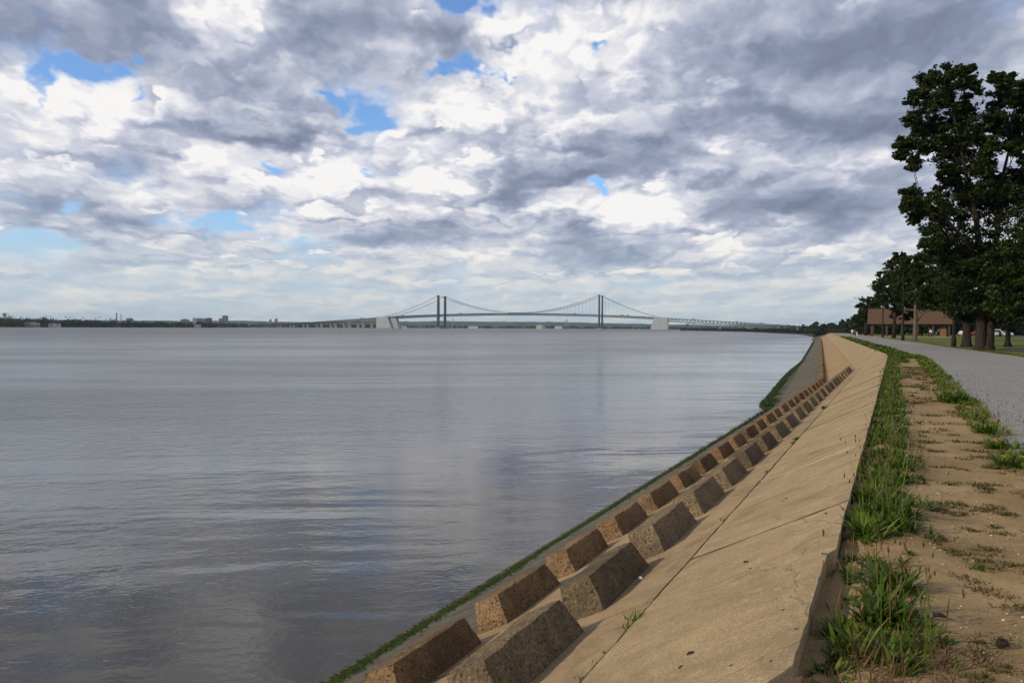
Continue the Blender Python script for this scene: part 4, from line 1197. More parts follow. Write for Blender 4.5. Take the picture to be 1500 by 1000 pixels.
# notice board hung between the posts
sx = (1365 - 1273.5) / 120 * PL
sg = thing('notice_board', 'small white notice board on a pole under the brown roof', 'sign', to_pav(sx, 1.6, .09), ang)
m = MB(); m.box(-.42, .42, -.03, .03, 1.02, 1.75); m.build('panel', M['white_paint'], sg)
m = MB(); m.box(-.05, .05, .032, .11, 0, 1.6); m.build('pole', M['wood_dark'], sg)
def picnic_table(loc, rz, label, group='picnic tables under the pavilion'):
    t = thing('picnic_table', label, 'picnic table', loc, rz, group)
    m = MB(); m.box(-.95, .95, -.37, .37, .71, .76); m.build('table_top', M['wood_dark'], t)
    for y in (-.72, .72):
        m = MB(); m.box(-.95, .95, y - .13, y + .13, .42, .46); m.build('bench', M['wood_dark'], t)
    for x in (-.65, .65):
        m = MB(); m.bar((x, -.7, 0), (x, -.25, .71), .07, .1, (1, 0, 0)); m.bar((x, .7, 0), (x, .25, .71), .07, .1, (1, 0, 0)); m.bar((x + .055, -.8, .40), (x + .055, .8, .40), .04, .09); m.build('leg_frame', M['wood_dark'], t)
    return t
picnic_table(to_pav((1347 - 1273.5) / 120 * PL, 1.5, .09), ang + .1, 'dark picnic table right of the pale maple trunk')
picnic_table(to_pav((1357 - 1273.5) / 120 * PL, 3.4, .09), ang - .1, 'dark picnic table left of the white notice board')
picnic_table(to_pav((1312 - 1273.5) / 120 * PL, 4.5, .09), ang + .05, 'dark picnic table behind the second street lamp')

# ------------------------------------------------------------------ parking lot behind, cars
M['asphalt'] = flat('asphalt', (.055, .055, .056), .9, var=.15, scale=2)
vs = [ground(1440, 492.2, 0), ground(1560, 496, 0), ground(1600, 489.6, 0), ground(1420, 488.4, 0)]
mo = mesh_obj('parking_lot', [Vector((v.x, v.y, .006)) for v in vs], [(0, 1, 2, 3)], M['asphalt']); tag(mo, kind='structure')
if mo.data.polygons[0].normal.z < 0: mo.data.flip_normals()
vs = [ground(1463, 512, 0), ground(1560, 518, 0), ground(1560, 509.8, 0), ground(1484, 508.6, 0)]
mo = mesh_obj('driveway', [Vector((v.x, v.y, .006)) for v in vs], [(0, 1, 2, 3)], M['asphalt']); tag(mo, kind='structure')
if mo.data.polygons[0].normal.z < 0: mo.data.flip_normals()
M['car_white'] = flat('car_white', (.75, .76, .78), .3, var=.02)
M['car_red'] = flat('car_red', (.16, .02, .018), .3, var=.05)
M['car_glass'] = flat('car_glass', (.02, .025, .03), .1, var=.05)
M['tyre'] = flat('tyre', (.015, .015, .015), .9, var=.1)
M['rim'] = flat('rim', (.4, .4, .42), .35, metal=.6, var=.05)
M['tail_red'] = flat('tail_red', (.4, .02, .015), .3, var=.05)
def car(loc, rz, paint, label, van=False):
    t = thing('parked_car', label, 'car', loc, rz, 'parked cars')
    prof = [(-2.15, .35), (-2.2, .75), (-2.05, .95), (-1.2, 1.0), (-.75, 1.42), (.9, 1.45), (1.55, 1.02), (2.1, .88), (2.2, .6), (2.15, .35)] if not van else [(-2.3, .35), (-2.3, 1.1), (-2.2, 1.85), (-2.0, 1.95), (1.0, 1.95), (1.55, 1.25), (2.2, 1.05), (2.32, .7), (2.3, .35)]
    m = MB(); n = len(prof); vs = []
    for (x, z) in prof:
        k = .80 if z < 1.05 else .66 if not van else .76
        vs += [(x, -k, z), (x, k, z)]
    fs = [(2 * i, 2 * i + 1, 2 * i + 3, 2 * i + 2) for i in range(n - 1)] + [(2 * n - 2, 2 * n - 1, 1, 0), tuple(2 * i for i in range(n)), tuple(2 * i + 1 for i in range(n))[::-1]]
    m.add(vs, fs); b = m.build('body', M[paint], t)
    bv = b.modifiers.new('bevel', 'BEVEL'); bv.width = .06; bv.segments = 2
    for sd in (-1, 1):
        m = MB()
        if van: m.hexa([(-1.9, sd * .79, 1.2), (1.1, sd * .79, 1.2), (.85, sd * .775, 1.75), (-1.9, sd * .775, 1.75)] + [(-1.9, sd * .74, 1.2), (1.1, sd * .74, 1.2), (.85, sd * .73, 1.75), (-1.9, sd * .73, 1.75)])
        else: m.hexa([(-1.05, sd * .815, 1.03), (1.3, sd * .815, 1.03), (.85, sd * .69, 1.37), (-.72, sd * .69, 1.37)] + [(-1.05, sd * .6, 1.03), (1.3, sd * .6, 1.03), (.85, sd * .6, 1.37), (-.72, sd * .6, 1.37)])
        m.build('side_window', M['car_glass'], b)
        for x in (-1.35, 1.4):
            m = MB(); n_ = 16; vs = []
            for y in (sd * .62, sd * .84):
                vs += [(x + .33 * math.cos(k * 6.283 / n_), y, .33 + .33 * math.sin(k * 6.283 / n_)) for k in range(n_)]
            m.add(vs, [(k, (k + 1) % n_, n_ + (k + 1) % n_, n_ + k) for k in range(n_)] + [tuple(range(n_)), tuple(range(n_, 2 * n_))]); w = m.build('wheel', M['tyre'], t)
            m = MB(); vs = []
            for y in (sd * .80, sd * .855):
                vs += [(x + .2 * math.cos(k * 6.283 / n_), y, .33 + .2 * math.sin(k * 6.283 / n_)) for k in range(n_)]
            m.add(vs, [(k, (k + 1) % n_, n_ + (k + 1) % n_, n_ + k) for k in range(n_)] + [tuple(range(n_)), tuple(range(n_, 2 * n_))]); m.build('rim', M['rim'], w)
        m = MB(); m.box(2.08, 2.22, sd * .62 - .14, sd * .62 + .14, .62, .78); m.build('headlight', M['white_paint'], t)
        m = MB(); m.box(-2.32 if van else -2.23, -2.1, sd * .62 - .12, sd * .62 + .12, .72, .95); m.build('tail_light', M['tail_red'], t)
    return t
def car_at(px, D, rz, paint, label, van=False):
    return car((xat(px, D), D, .01), rz, paint, label, van)
car_at(1458, 232, .15, 'car_white', 'white parked van just right of the twin-trunked oak', True)
car_at(1471, 236, -.1, 'car_white', 'white parked car between the van and the slim trunk')
car_at(1433, 238, .2, 'car_red', 'dark red car parked behind the oak, left of its trunks')
car_at(1409, 246, 1.2, 'car_white', 'white parked car half hidden by the flared dark trunk')
car_at(1262, 330, .3, 'car_white', 'white parked car far off behind the two people')
# waste bin between the cars
g = ground(1465, 493.2, 0); bn = thing('litter_bin', 'dark litter bin on the lawn before the white cars', 'litter bin', g)
m = MB(); m.lathe((0, 0, 0), [(.28, 0), (.33, .1), (.33, .95), (.30, 1.0)], 14); m.build('barrel', M['black_metal'], bn, True)
m = MB(); m.lathe((0, 0, 1.0), [(.36, 0), (.34, .12), (.18, .30), (.05, .36)], 14); m.build('lid', M['black_metal'], bn, True)

# ------------------------------------------------------------------ people
M['skin'] = flat('skin', (.42, .24, .16), .6, var=.05)
M['shirt_white'] = flat('white_shirt', (.72, .72, .74), .8, var=.05)
M['shirt_red'] = flat('dark_red_shirt', (.12, .02, .025), .8, var=.1)
M['shorts_tan'] = flat('tan_shorts', (.34, .25, .16), .8, var=.1)
M['trousers'] = flat('dark_trousers', (.03, .03, .04), .8, var=.1)
M['hair'] = flat('dark_hair', (.02, .014, .010), .7, var=.2)
M['shoe'] = flat('shoes', (.08, .08, .08), .7, var=.1)
def skin_mesh(name, pts, edges, rads, mat, parent, sub=1):
    me = bpy.data.meshes.new(name); me.from_pydata(pts, edges, []); o = bpy.data.objects.new(name, me); link(o, parent)
    sk = o.modifiers.new('skin', 'SKIN'); me.materials.append(mat)
    for i, r in enumerate(rads): me.skin_vertices[0].data[i].radius = r if hasattr(r, '__len__') else (r, r)
    me.skin_vertices[0].data[0].use_root = True
    ss = o.modifiers.new('sub', 'SUBSURF'); ss.levels = sub; ss.render_levels = sub
    return o
def person(loc, rz, h, shirt, legs, label, stride=.22):
    t = thing('person', label, 'person', loc, rz); k = h / 1.75
    P = []; Ed = []; Ra = []
    def v(x, y, z, r, par=None):
        P.append((x * k, y * k, z * k)); Ra.append(tuple(q * k for q in r) if hasattr(r, '__len__') else r * k)
        if par is not None: Ed.append((par, len(P) - 1))
        return len(P) - 1
    pel = v(0, 0, .95, (.15, .11)); ab = v(0, 0, 1.12, (.14, .10), pel); ch = v(0, .01, 1.32, (.165, .11), ab); sh = v(0, 0, 1.44, (.11, .08), ch)
    nk = v(0, .01, 1.52, .052, sh); hd0 = v(0, .02, 1.60, (.072, .085), nk); hd = v(0, .02, 1.68, (.075, .09), hd0); v(0, .015, 1.74, (.05, .06), hd)
    for sd in (-1, 1):
        s_ = sd * stride
        hp = v(sd * .09, 0, .88, .095, pel); kn = v(sd * .10, s_ * .45 + .03, .49, .062, hp); cf = v(sd * .10, s_ * .62, .34, .058, kn); an = v(sd * .10, s_ * .9, .09, .040, cf); v(sd * .11, s_ * .9 + .16, .035, (.045, .03), an)
        so = v(sd * .18, 0, 1.42, .060, sh); el = v(sd * .23, -s_ * .5, 1.13, .043, so); wr = v(sd * .23, -s_ * .5 + .12, .90, .030, el)
        pm = v(sd * .225, -s_ * .5 + .15, .82, (.040, .022), wr)
        for q in range(4): v(sd * (.205 + .013 * q), -s_ * .5 + .165 + .006 * q, .735 + (.010 if q in (0, 3) else 0), .009, pm)
        v(sd * .18, -s_ * .5 + .18, .80, .010, pm)
    skin_mesh('body', P, Ed, Ra, M['skin'], t, 2)
    # clothes over the body
    P = []; Ed = []; Ra = []
    a = v(0, 0, .93, (.165, .125)); b = v(0, 0, 1.12, (.158, .118), a); c = v(0, .01, 1.32, (.182, .128), b); d = v(0, 0, 1.45, (.12, .09), c)
    for sd in (-1, 1): e = v(sd * .19, 0, 1.42, .076, d); v(sd * .225, -sd * stride * .3, 1.22, .062, e)
    skin_mesh('shirt', P, Ed, Ra, M[shirt], t, 2)
    P = []; Ed = []; Ra = []
    a = v(0, 0, .96, (.162, .122))
    for sd in (-1, 1):
        s_ = sd * stride; e = v(sd * .09, 0, .86, .108, a); f = v(sd * .10, s_ * .40 + .02, .55, .085, e)
        if legs == 'trousers': v(sd * .10, s_ * .9, .12, .060, f)
    skin_mesh('trousers' if legs == 'trousers' else 'shorts', P, Ed, Ra, M[legs], t, 2)
    m = MB(); vs = []; n = 12
    hr = [(0, -.0, 1.745, .060), (0, -.02, 1.70, .088), (0, -.03, 1.64, .090), (0, -.045, 1.59, .066)]
    m.tube([(x * k, (y + .015) * k, z * k) for x, y, z, r in hr], [r * k for x, y, z, r in hr], 12); m.build('hair', M['hair'], t, True)
    # facial features on the front (+y)
    m = MB(); m.add([(-.012 * k, .105 * k, 1.655 * k), (.012 * k, .105 * k, 1.655 * k), (.018 * k, .108 * k, 1.625 * k), (-.018 * k, .108 * k, 1.625 * k), (0, .130 * k, 1.628 * k)], [(0, 1, 4), (1, 2, 4), (2, 3, 4), (3, 0, 4)]); m.build('nose', M['skin'], t)
    for sd in (-1, 1):
        m = MB(); m.lathe((sd * .030 * k, .098 * k, 1.655 * k), [(.004, -.008), (.010, 0), (.004, .008)], 8); m.build('eye', M['hair'], t)
        m = MB(); m.lathe((sd * .083 * k, .012 * k, 1.62 * k), [(.006, 0), (.014, .02), (.012, .045), (.004, .055)], 8); m.build('ear', M['skin'], t)
        m = MB(); s_ = sd * stride; m.tube([(sd * .10 * k, (s_ * .9 - .07) * k, .05 * k), (sd * .105 * k, (s_ * .9 + .04) * k, .05 * k), (sd * .11 * k, (s_ * .9 + .18) * k, .035 * k)], [.045 * k, .055 * k, .035 * k], 10); m.build('shoe', M['shoe'], t, True)
    return t
g = ground(1248.5, 491.0, .03)
DP = 192.0
person((xat(1248.5, DP), DP, .03), -.35, 1.80, 'shirt_white', 'shorts_tan', 'person in a white shirt and tan shorts walking away along the path')
person((xat(1253.2, 214), 214, .03), -.35, 1.68, 'shirt_red', 'trousers', 'person in a dark red shirt walking ahead of the white shirt')
g = thing('bollard', 'white bollard at the lawn edge right of the walking people', 'bollard', (xat(1255.8, 205), 205, .0))
m = MB(); m.lathe((0, 0, 0), [(.16, -.05), (.16, .9), (.12, 1.0), (.03, 1.04)], 12); m.build('post', M['white_paint'], g, True)
m = MB(); m.lathe((0, 0, .70), [(.163, 0), (.165, .01), (.165, .09), (.163, .10)], 12); m.build('band', M['shirt_red'], g, True)
# ------------------------------------------------------------------ twin suspension bridge
M['steel'] = flat('green_grey_steel', (.030, .044, .048), .6, var=.12, scale=.05)
M['deck'] = flat('bridge_deck', (.035, .042, .046), .8, var=.1, scale=.05)
M['anchor'] = flat('pale_concrete', (.40, .42, .47), .9, var=.07, scale=.06)
M['pier'] = flat('pier_concrete', (.30, .29, .28), .9, var=.1, scale=.1)
DR = 3228.0; DL = 3367.0
TR = Vector((xat(877.6, DR), DR, 0)); TL = Vector((xat(642, DL), DL, 0))
axb = (TR - TL); SPAN = axb.length; axb.normalize(); pb_ = Vector((-axb.y, axb.x, 0))     # pb_: away from the viewer
SIDE = 232.0
def deck_z(t):
    """t along the axis from the left tower"""
    m = SPAN / 2
    if t < -SIDE: return max(2.0, 45.5 + (t + SIDE) * .066)
    if t > SPAN + SIDE: return max(3.0, 46.5 - (t - SPAN - SIDE) * .058)
    x = (t - m) / (m + SIDE)
    return 62.0 - 16.2 * x * x
WZ = WATER_Z
def bridge(off, label):
    O = TL + off + Vector((0, 0, WZ))
    root = thing('suspension_bridge', label, 'bridge', O, math.atan2(axb.y, axb.x), 'twin suspension bridges')
    # local frame: x along the bridge, y away from the viewer, z above the water
    hw = 9.0
    t0, t1 = -SIDE - 720, SPAN + SIDE + 640
    # suspended span: deck plate over a shallow stiffening truss
    m = MB(); ts = span(-SIDE - 8, SPAN + SIDE + 8, 60)
    for i in range(60):
        a, b = ts[i], ts[i + 1]; za, zb = deck_z(a), deck_z(b)
        m.hexa([(a, -hw - 1, za - .9), (b, -hw - 1, zb - .9), (b, hw + 1, zb - .9), (a, hw + 1, za - .9), (a, -hw - 1, za + .5), (b, -hw - 1, zb + .5), (b, hw + 1, zb + .5), (a, hw + 1, za + .5)])
    m.build('deck', M['deck'], root)
    m = MB(); n = 92; ts = span(-SIDE, SPAN + SIDE, n)
    for i in range(n):
        a, b = ts[i], ts[i + 1]; za, zb = deck_z(a) - .9, deck_z(b) - .9; c = (a + b) / 2; zc = (za + zb) / 2
        for y in (-hw, hw):
            m.bar((a, y, za - 5.4), (b, y, zb - 5.4), .9, 1.0); m.bar((a, y, za), (c, y, zc - 5.4), .6, .6); m.bar((c, y, zc - 5.4), (b, y, zb), .6, .6)
            m.bar((a, y, za), (a, y, za - 5.4), .5, .5)
    m.build('stiffening_truss', M['steel'], root)
    m = MB()
    for y in (-hw - .9, hw + .9):
        for i in range(60):
            a, b = -SIDE + (SPAN + 2 * SIDE) * i / 60, -SIDE + (SPAN + 2 * SIDE) * (i + 1) / 60
            m.bar((a, y, deck_z(a) + 1.4), (b, y, deck_z(b) + 1.4), .3, .5)
    m.build('railing', M['steel'], root)
    TH = 134.0
    for tx in (0, SPAN):
        tw = MB()
        for y in (-hw, hw):
            for (z0, z1, w0, w1) in ((2, 56, 5.6, 5.0), (56, 126, 5.0, 4.2), (126, TH, 4.4, 4.0)):
                tw.hexa([(tx - w0 / 2, y - w0 * .42, z0), (tx + w0 / 2, y - w0 * .42, z0), (tx + w0 / 2, y + w0 * .42, z0), (tx - w0 / 2, y + w0 * .42, z0), (tx - w1 / 2, y - w1 * .42, z1), (tx + w1 / 2, y - w1 * .42, z1), (tx + w1 / 2, y + w1 * .42, z1), (tx - w1 / 2, y + w1 * .42, z1)])
        t_o = tw.build('tower', M['steel'], root)
        for (z, hh) in ((48, 5), (88, 4), (128, 6)):
            s_ = MB(); s_.box(tx - 1.9, tx + 1.9, -hw + 1.6, hw - 1.6, z - hh / 2, z + hh / 2); s_.build('cross_strut', M['steel'], t_o)
        for y in (-hw, hw):
            s_ = MB(); s_.lathe((tx, y, TH), [(2.4, 0), (2.2, 1.0), (1.2, 2.0), (.4, 2.3)], 10); s_.build('cable_saddle', M['steel'], t_o)
        p_ = MB(); p_.box(tx - 15, tx + 15, -hw - 9, hw + 9, -3, 2.2); p_.box(tx - 11, tx + 11, -hw - 6, hw + 6, 2.2, 5.0); p_.build('tower_pier', M['pier'], root)
    def cable_z(t):
        if 0 <= t <= SPAN:
            x = (t - SPAN / 2) / (SPAN / 2); lo = deck_z(SPAN / 2) + 2.2
            return lo + (TH - lo) * x * x
        k = (-t if t < 0 else t - SPAN) / SIDE; e = deck_z(-SIDE if t < 0 else SPAN + SIDE) + 2.0
        return TH + (e - TH) * k - 4 * 9.0 * k * (1 - k)
    for y in (-hw, hw):
        c = MB(); ts = span(-SIDE, 0, 16) + span(0, SPAN, 48)[1:] + span(SPAN, SPAN + SIDE, 16)[1:]
        c.tube([(t, y, cable_z(t) + 1) for t in ts], .45, 6); c.build('main_cable', M['steel'], root)
        h_ = MB(); k = 0; t = -SIDE + 18
        while t < SPAN + SIDE - 10:
            if cable_z(t) > deck_z(t) + 2.5 and min(abs(t), abs(t - SPAN)) > 6: h_.bar((t, y, deck_z(t)), (t, y, cable_z(t) + .6), .15, .15)
            t += 14.9
        tag(h_.build('hanger_ropes', M['steel'], root), kind='stuff')
    # anchorages: plumb at the back, raked towards the main span
    for sd in (-1, 1):
        x0 = -SIDE if sd < 0 else SPAN + SIDE
        zt = deck_z(x0) + 1.6; A_ = MB()
        b0, b1, c1 = (-30, 36, 18)
        P = [(sd * -b0 * 0 + x0 + sd * 30, -hw - 8, -3), (x0 - sd * 36, -hw - 8, -3), (x0 - sd * 36, hw + 8, -3), (x0 + sd * 30, hw + 8, -3),
             (x0 + sd * 30, -hw - 5, zt), (x0 - sd * 19, -hw - 5, zt), (x0 - sd * 19, hw + 5, zt), (x0 + sd * 30, hw + 5, zt)]
        A_.hexa(P if sd > 0 else [P[1], P[0], P[3], P[2], P[5], P[4], P[7], P[6]]); an = A_.build('anchorage', M['anchor'], root)
        A_ = MB(); A_.box(min(x0 + sd * 32, x0 - sd * 38), max(x0 + sd * 32, x0 - sd * 38), -hw - 10, hw + 10, -3, 1.6); A_.build('footing', M['pier'], an)
    # approach spans on deep deck trusses
    for sd in (-1, 1):
        L_ = 640 if sd < 0 else 660; x0 = (-SIDE - 30) if sd < 0 else (SPAN + SIDE + 30)
        n = 46; T_ = MB(); D_ = MB()
        for y in (-.45, .45):
            for i in range(n):
                a, b = x0 + sd * L_ * i / n, x0 + sd * L_ * (i + 1) / n; T_.bar((a, -hw, deck_z(a) - 1.3), (a, hw, deck_z(a) - 1.3), .7, .7)
        for i in range(n):
            a, b = x0 + sd * L_ * i / n, x0 + sd * L_ * (i + 1) / n; za, zb = deck_z(a), deck_z(b); c = (a + b) / 2
            dp = lambda t: 12.0 * min(1, max(.28, (deck_z(t)) / 40)) if sd < 0 else 12.5 * min(1, max(.45, deck_z(t) / 36))
            q = [(a, -hw - 1, za - 1), (b, -hw - 1, zb - 1), (b, hw + 1, zb - 1), (a, hw + 1, za - 1), (a, -hw - 1, za + .7), (b, -hw - 1, zb + .7), (b, hw + 1, zb + .7), (a, hw + 1, za + .7)]
            D_.hexa(q)
            for y in (-hw, hw):
                T_.bar((a, y, za - dp(a)), (b, y, zb - dp(b)), 1.0, 1.2); T_.bar((a, y, za - 1), (c, y, (za + zb) / 2 - dp(c)), .9, .9); T_.bar((c, y, (za + zb) / 2 - dp(c)), (b, y, zb - 1), .9, .9)
                T_.bar((a, y, za - 1), (a, y, za - dp(a)), .7, .7)
        D_.build('approach_deck', M['deck'], root); T_.build('approach_truss', M['steel'], root)
        k = 1; st = 62 if sd < 0 else 98
        while k * st < L_ - 5:
            t = x0 + sd * st * k; z = deck_z(t) - (12.0 * min(1, max(.28, deck_z(t) / 40)) if sd < 0 else 12.5 * min(1, max(.45, deck_z(t) / 36))) - .6
            if z > 1.5:
                p_ = MB()
                for y in (-hw + 1, hw - 1): p_.hexa([(t - 2.6, y - 2.4, -3), (t + 2.6, y - 2.4, -3), (t + 2.6, y + 2.4, -3), (t - 2.6, y + 2.4, -3), (t - 2.0, y - 1.9, z - 2.4), (t + 2.0, y - 1.9, z - 2.4), (t + 2.0, y + 1.9, z - 2.4), (t - 2.0, y + 1.9, z - 2.4)])
                p_.box(t - 2.3, t + 2.3, -hw - 1, hw + 1, z - 2.4, z); p_.build('approach_pier', M['pier'], root)
            k += 1
    return root
bridge(Vector((0, 0, 0)), 'nearer of the two parallel suspension bridges, whose towers stand further left')
bridge(axb * 3 + pb_ * 84, 'farther of the two parallel suspension bridges, half hidden behind the nearer one')
# lorries crossing
M['lorry_box'] = flat('lorry_box', (.30, .32, .34), .6, var=.1, scale=.5)
for i, (t, far_) in enumerate(((-330, 0), (-150, 0), (95, 0), (300, 0), (348, 0), (560, 0), (SPAN + 90, 0), (SPAN + 112, 0), (SPAN + 360, 0), (SPAN + 520, 0), (SPAN + 610, 0))):
    P = TL + axb * t + pb_ * (-5 + 3 * (i % 3)); P.z = WZ + deck_z(t) + .75
    lo = thing('lorry', 'tiny dark lorry driving across the nearer suspension bridge', 'lorry', P, math.atan2(axb.y, axb.x), 'lorries on the bridge')
    m = MB(); m.box(-6.5, 5.0, -1.25, 1.25, 1.0, 4.2); m.build('cargo_box', M['lorry_box'], lo)
    m = MB(); m.hexa([(5.3, -1.2, .7), (7.6, -1.2, .7), (7.6, 1.2, .7), (5.3, 1.2, .7), (5.3, -1.2, 3.4), (7.1, -1.2, 3.3), (7.1, 1.2, 3.3), (5.3, 1.2, 3.4)]); m.build('cab', M['car_white'], lo)
    for x in (-5.2, -4.0, 3.6, 6.4):
        m = MB(); m.box(x - .45, x + .45, -1.22, 1.22, 0, .95); m.build('wheel_axle', M['tyre'], lo)

# ------------------------------------------------------------------ far banks, woods and hills
M['bank'] = flat('far_bank', (.085, .080, .062), .95, var=.25, scale=.01)
M['wood_far'] = flat('far_wood', (.022, .034, .018), .95, var=.35, scale=.03)
M['hill'] = flat('hill_woods', (.030, .046, .028), .95, var=.25, scale=.004)
def wall_line(pts, n):
    """resample [(px, D, height)...] evenly in px"""
    out = []
    for i in range(n + 1):
        px = pts[0][0] + (pts[-1][0] - pts[0][0]) * i / n
        k = max(0, min(len(pts) - 2, next((j for j in range(len(pts) - 1) if pts[j + 1][0] >= px), len(pts) - 2)))
        a, b = pts[k], pts[k + 1]; t = (px - a[0]) / (b[0] - a[0])
        out.append((px, a[1] + (b[1] - a[1]) * t, a[2] + (b[2] - a[2]) * t))
    return out
def far_land(name, pts, depth, n, top=.9):
    vs = []; fs = []
    for (px, D, h) in wall_line(pts, n):
        x = xat(px, D); k = 1 + depth / D; j = rnd.uniform(-.3, .3)
        vs += [(x, D, WATER_Z - .6), (x, D + 8, WATER_Z + top + j * .5), (x * (1 + 60 / D), D + 60, WATER_Z + 1.6 + j), (x * k, D + depth, WATER_Z + 2.5)]
    for i in range(n):
        for j in range(3): fs.append((i * 4 + j, i * 4 + j + 1, i * 4 + 5 + j, i * 4 + 4 + j))
    o = mesh_obj(name, vs, fs, M['bank'])
    if sum(p.normal.z for p in o.data.polygons) < 0: o.data.flip_normals()
    return tag(o, kind='structure')
far_land('far_bank', [(-260, 1500, 0), (0, 1750, 0), (300, 2400, 0), (345, 3000, 0), (366, 3760, 0), (590, 3950, 0)], 3200, 120)
far_land('far_bank_centre', [(560, 5200, 0), (800, 5600, 0), (1000, 5000, 0), (1090, 4300, 0)], 4200, 80)
far_land('far_bank_right', [(1000, 2900, 0), (1060, 2500, 0), (1120, 1850, 0), (1178, 1330, 0), (1230, 1150, 0)], 3000, 60)
def far_wood(name, pts, n, thick, leafs, size):
    """a far wood that reads as one mass: many leaf sprays heaped into overlapping crowns"""
    lf = Leaves()
    for i in range(n):
        px = rnd.uniform(pts[0][0], pts[-1][0])
        k = next((j for j in range(len(pts) - 1) if pts[j + 1][0] >= px), len(pts) - 2)
        a, b = pts[k], pts[k + 1]; t = (px - a[0]) / (b[0] - a[0]); D = a[1] + (b[1] - a[1]) * t + rnd.uniform(0, thick); h = (a[2] + (b[2] - a[2]) * t) * rnd.uniform(.55, 1.12) * (1 + .35 * mnoise.noise(Vector((px * .05, 0, 0))))
        x = xat(px, D)
        w = h * rnd.uniform(.35, .6)
        lf.clump((x, D, WATER_Z + 1.5 + h * .45), (w, w, h * .62), leafs, size, rnd.uniform(.1, .8))
        lf.clump((x, D, WATER_Z + 1.5 + h * .8), (w * .6, w * .6, h * .25), leafs // 2, size * .8, rnd.uniform(.1, .8))
    return tag(lf.build(name, M['leaf_far'], None, None), kind='stuff')
far_wood('far_wood', [(-200, 1540, 17), (0, 1790, 18), (60, 1900, 19), (100, 1990, 17), (180, 2150, 14), (300, 2450, 13), (345, 3060, 15), (366, 3800, 17), (560, 3990, 18)], 1150, 160, 34, 3.6)
far_wood('far_wood_centre', [(560, 5260, 14), (690, 5450, 14), (800, 5650, 16), (930, 5300, 14), (1080, 4350, 12)], 420, 200, 30, 6)
lf = Leaves()
for i in range(520):
    s = 2700 - 2150 * rnd.random() ** .6
    p = E(s, -2 - rnd.random() * 40)
    nz_ = mnoise.noise(Vector((s * .006, 0, 4)))
    h = max(1.8, (4.5 + 7 * nz_) * rnd.uniform(.6, 1.15))
    lf.clump((p.x, p.y, drop(s) + h * .42), (h * .5, h * .5, h * .6), 26, 1.5 + s * .0006, rnd.uniform(.1, .8))
tag(lf.build('shore_scrub', M['leaf_far'], None, None), kind='stuff')
def hills(name, pts, n, depth, amp):
    vs = []; fs = []
    rows = 7
    for (px, D, h) in wall_line(pts, n):
        x = xat(px, D)
        for r in range(rows):
            t = r / (rows - 1); Dd = D + depth * t
            hh = h * math.sin(t * math.pi * .5) ** .8 * (1 + amp * fbm(Vector((px * .012, t * 1.7, 2)), 4) + .10 * fbm(Vector((px * .12, t * 4, 5)), 3))
            vs.append((x * Dd / D, Dd, WATER_Z + 1 + hh))
    for i in range(n):
        for r in range(rows - 1): fs.append((i * rows + r, i * rows + r + 1, (i + 1) * rows + r + 1, (i + 1) * rows + r))
    o = mesh_obj(name, vs, fs, M['hill'], smooth=True)
    if sum(p.normal.z for p in o.data.polygons) < 0: o.data.flip_normals()
    return tag(o, kind='structure')
hills('hills', [(330, 7600, 52), (420, 7600, 60), (560, 7600, 62), (640, 7600, 72), (700, 7600, 68), (760, 7600, 66), (850, 7600, 66), (960, 7600, 50), (1060, 7600, 42), (1200, 7600, 40), (1500, 7600, 40)], 240, 1400, .12)
hills('hills_left', [(-300, 7000, 60), (0, 7000, 66), (60, 7000, 70), (120, 7000, 58), (240, 7000, 58), (340, 7000, 64), (430, 7000, 50)], 120, 1400, .14)

# ------------------------------------------------------------------ small buildings and works along the far banks
M['wall_white'] = flat('far_white_wall', (.62, .63, .63), .8, var=.05, scale=.1)
M['wall_grey'] = flat('far_grey_wall', (.30, .30, .31), .8, var=.08, scale=.1)
M['wall_brown'] = flat('far_brown_wall', (.20, .13, .10), .8, var=.08, scale=.1)
M['window_dark'] = flat('far_window', (.05, .055, .06), .4, var=.05, scale=.1)
M['roof_grey'] = flat('far_roof', (.24, .24, .25), .8, var=.08, scale=.1)
def far_building(px, D, w, h, dep, mat, label, floors=2, gable=False, z0=1.5, bays=None):
    x = xat(px, D)
    root = thing('far_building', label, 'building', (x, D, WATER_Z + z0), -math.atan2(x, D), 'buildings on the far bank')
    m = MB(); m.box(-w / 2, w / 2, 0, dep, -2, h); wl = m.build('wall', M[mat], root)
    m = MB()
    if gable: m.add([(-w / 2 - .6, -.6, h), (w / 2 + .6, -.6, h), (w / 2 + .6, dep + .6, h), (-w / 2 - .6, dep + .6, h), (-w / 2 - .6, dep / 2, h + h * .35), (w / 2 + .6, dep / 2, h + h * .35)], [(0, 1, 5, 4), (2, 3, 4, 5), (0, 4, 3), (1, 2, 5), (3, 2, 1, 0)])
    else: m.box(-w / 2 - .4, w / 2 + .4, -.4, dep + .4, h, h + .9); m.box(-w * .15, w * .12, dep * .3, dep * .7, h + .9, h + 3.2)
    m.build('roof', M['roof_grey'], root)
    nb = bays or max(2, int(w / 9))
    for f in range(floors):
        m = MB(); zc = h * (f + .55) / floors
        for b in range(nb):
            xc = -w / 2 + w * (b + .5) / nb; m.box(xc - w / nb * .22, xc + w / nb * .22, -.12, .05, zc - h / floors * .13, zc + h / floors * .13)
        m.build('window_band', M['window_dark'], wl)
    return root
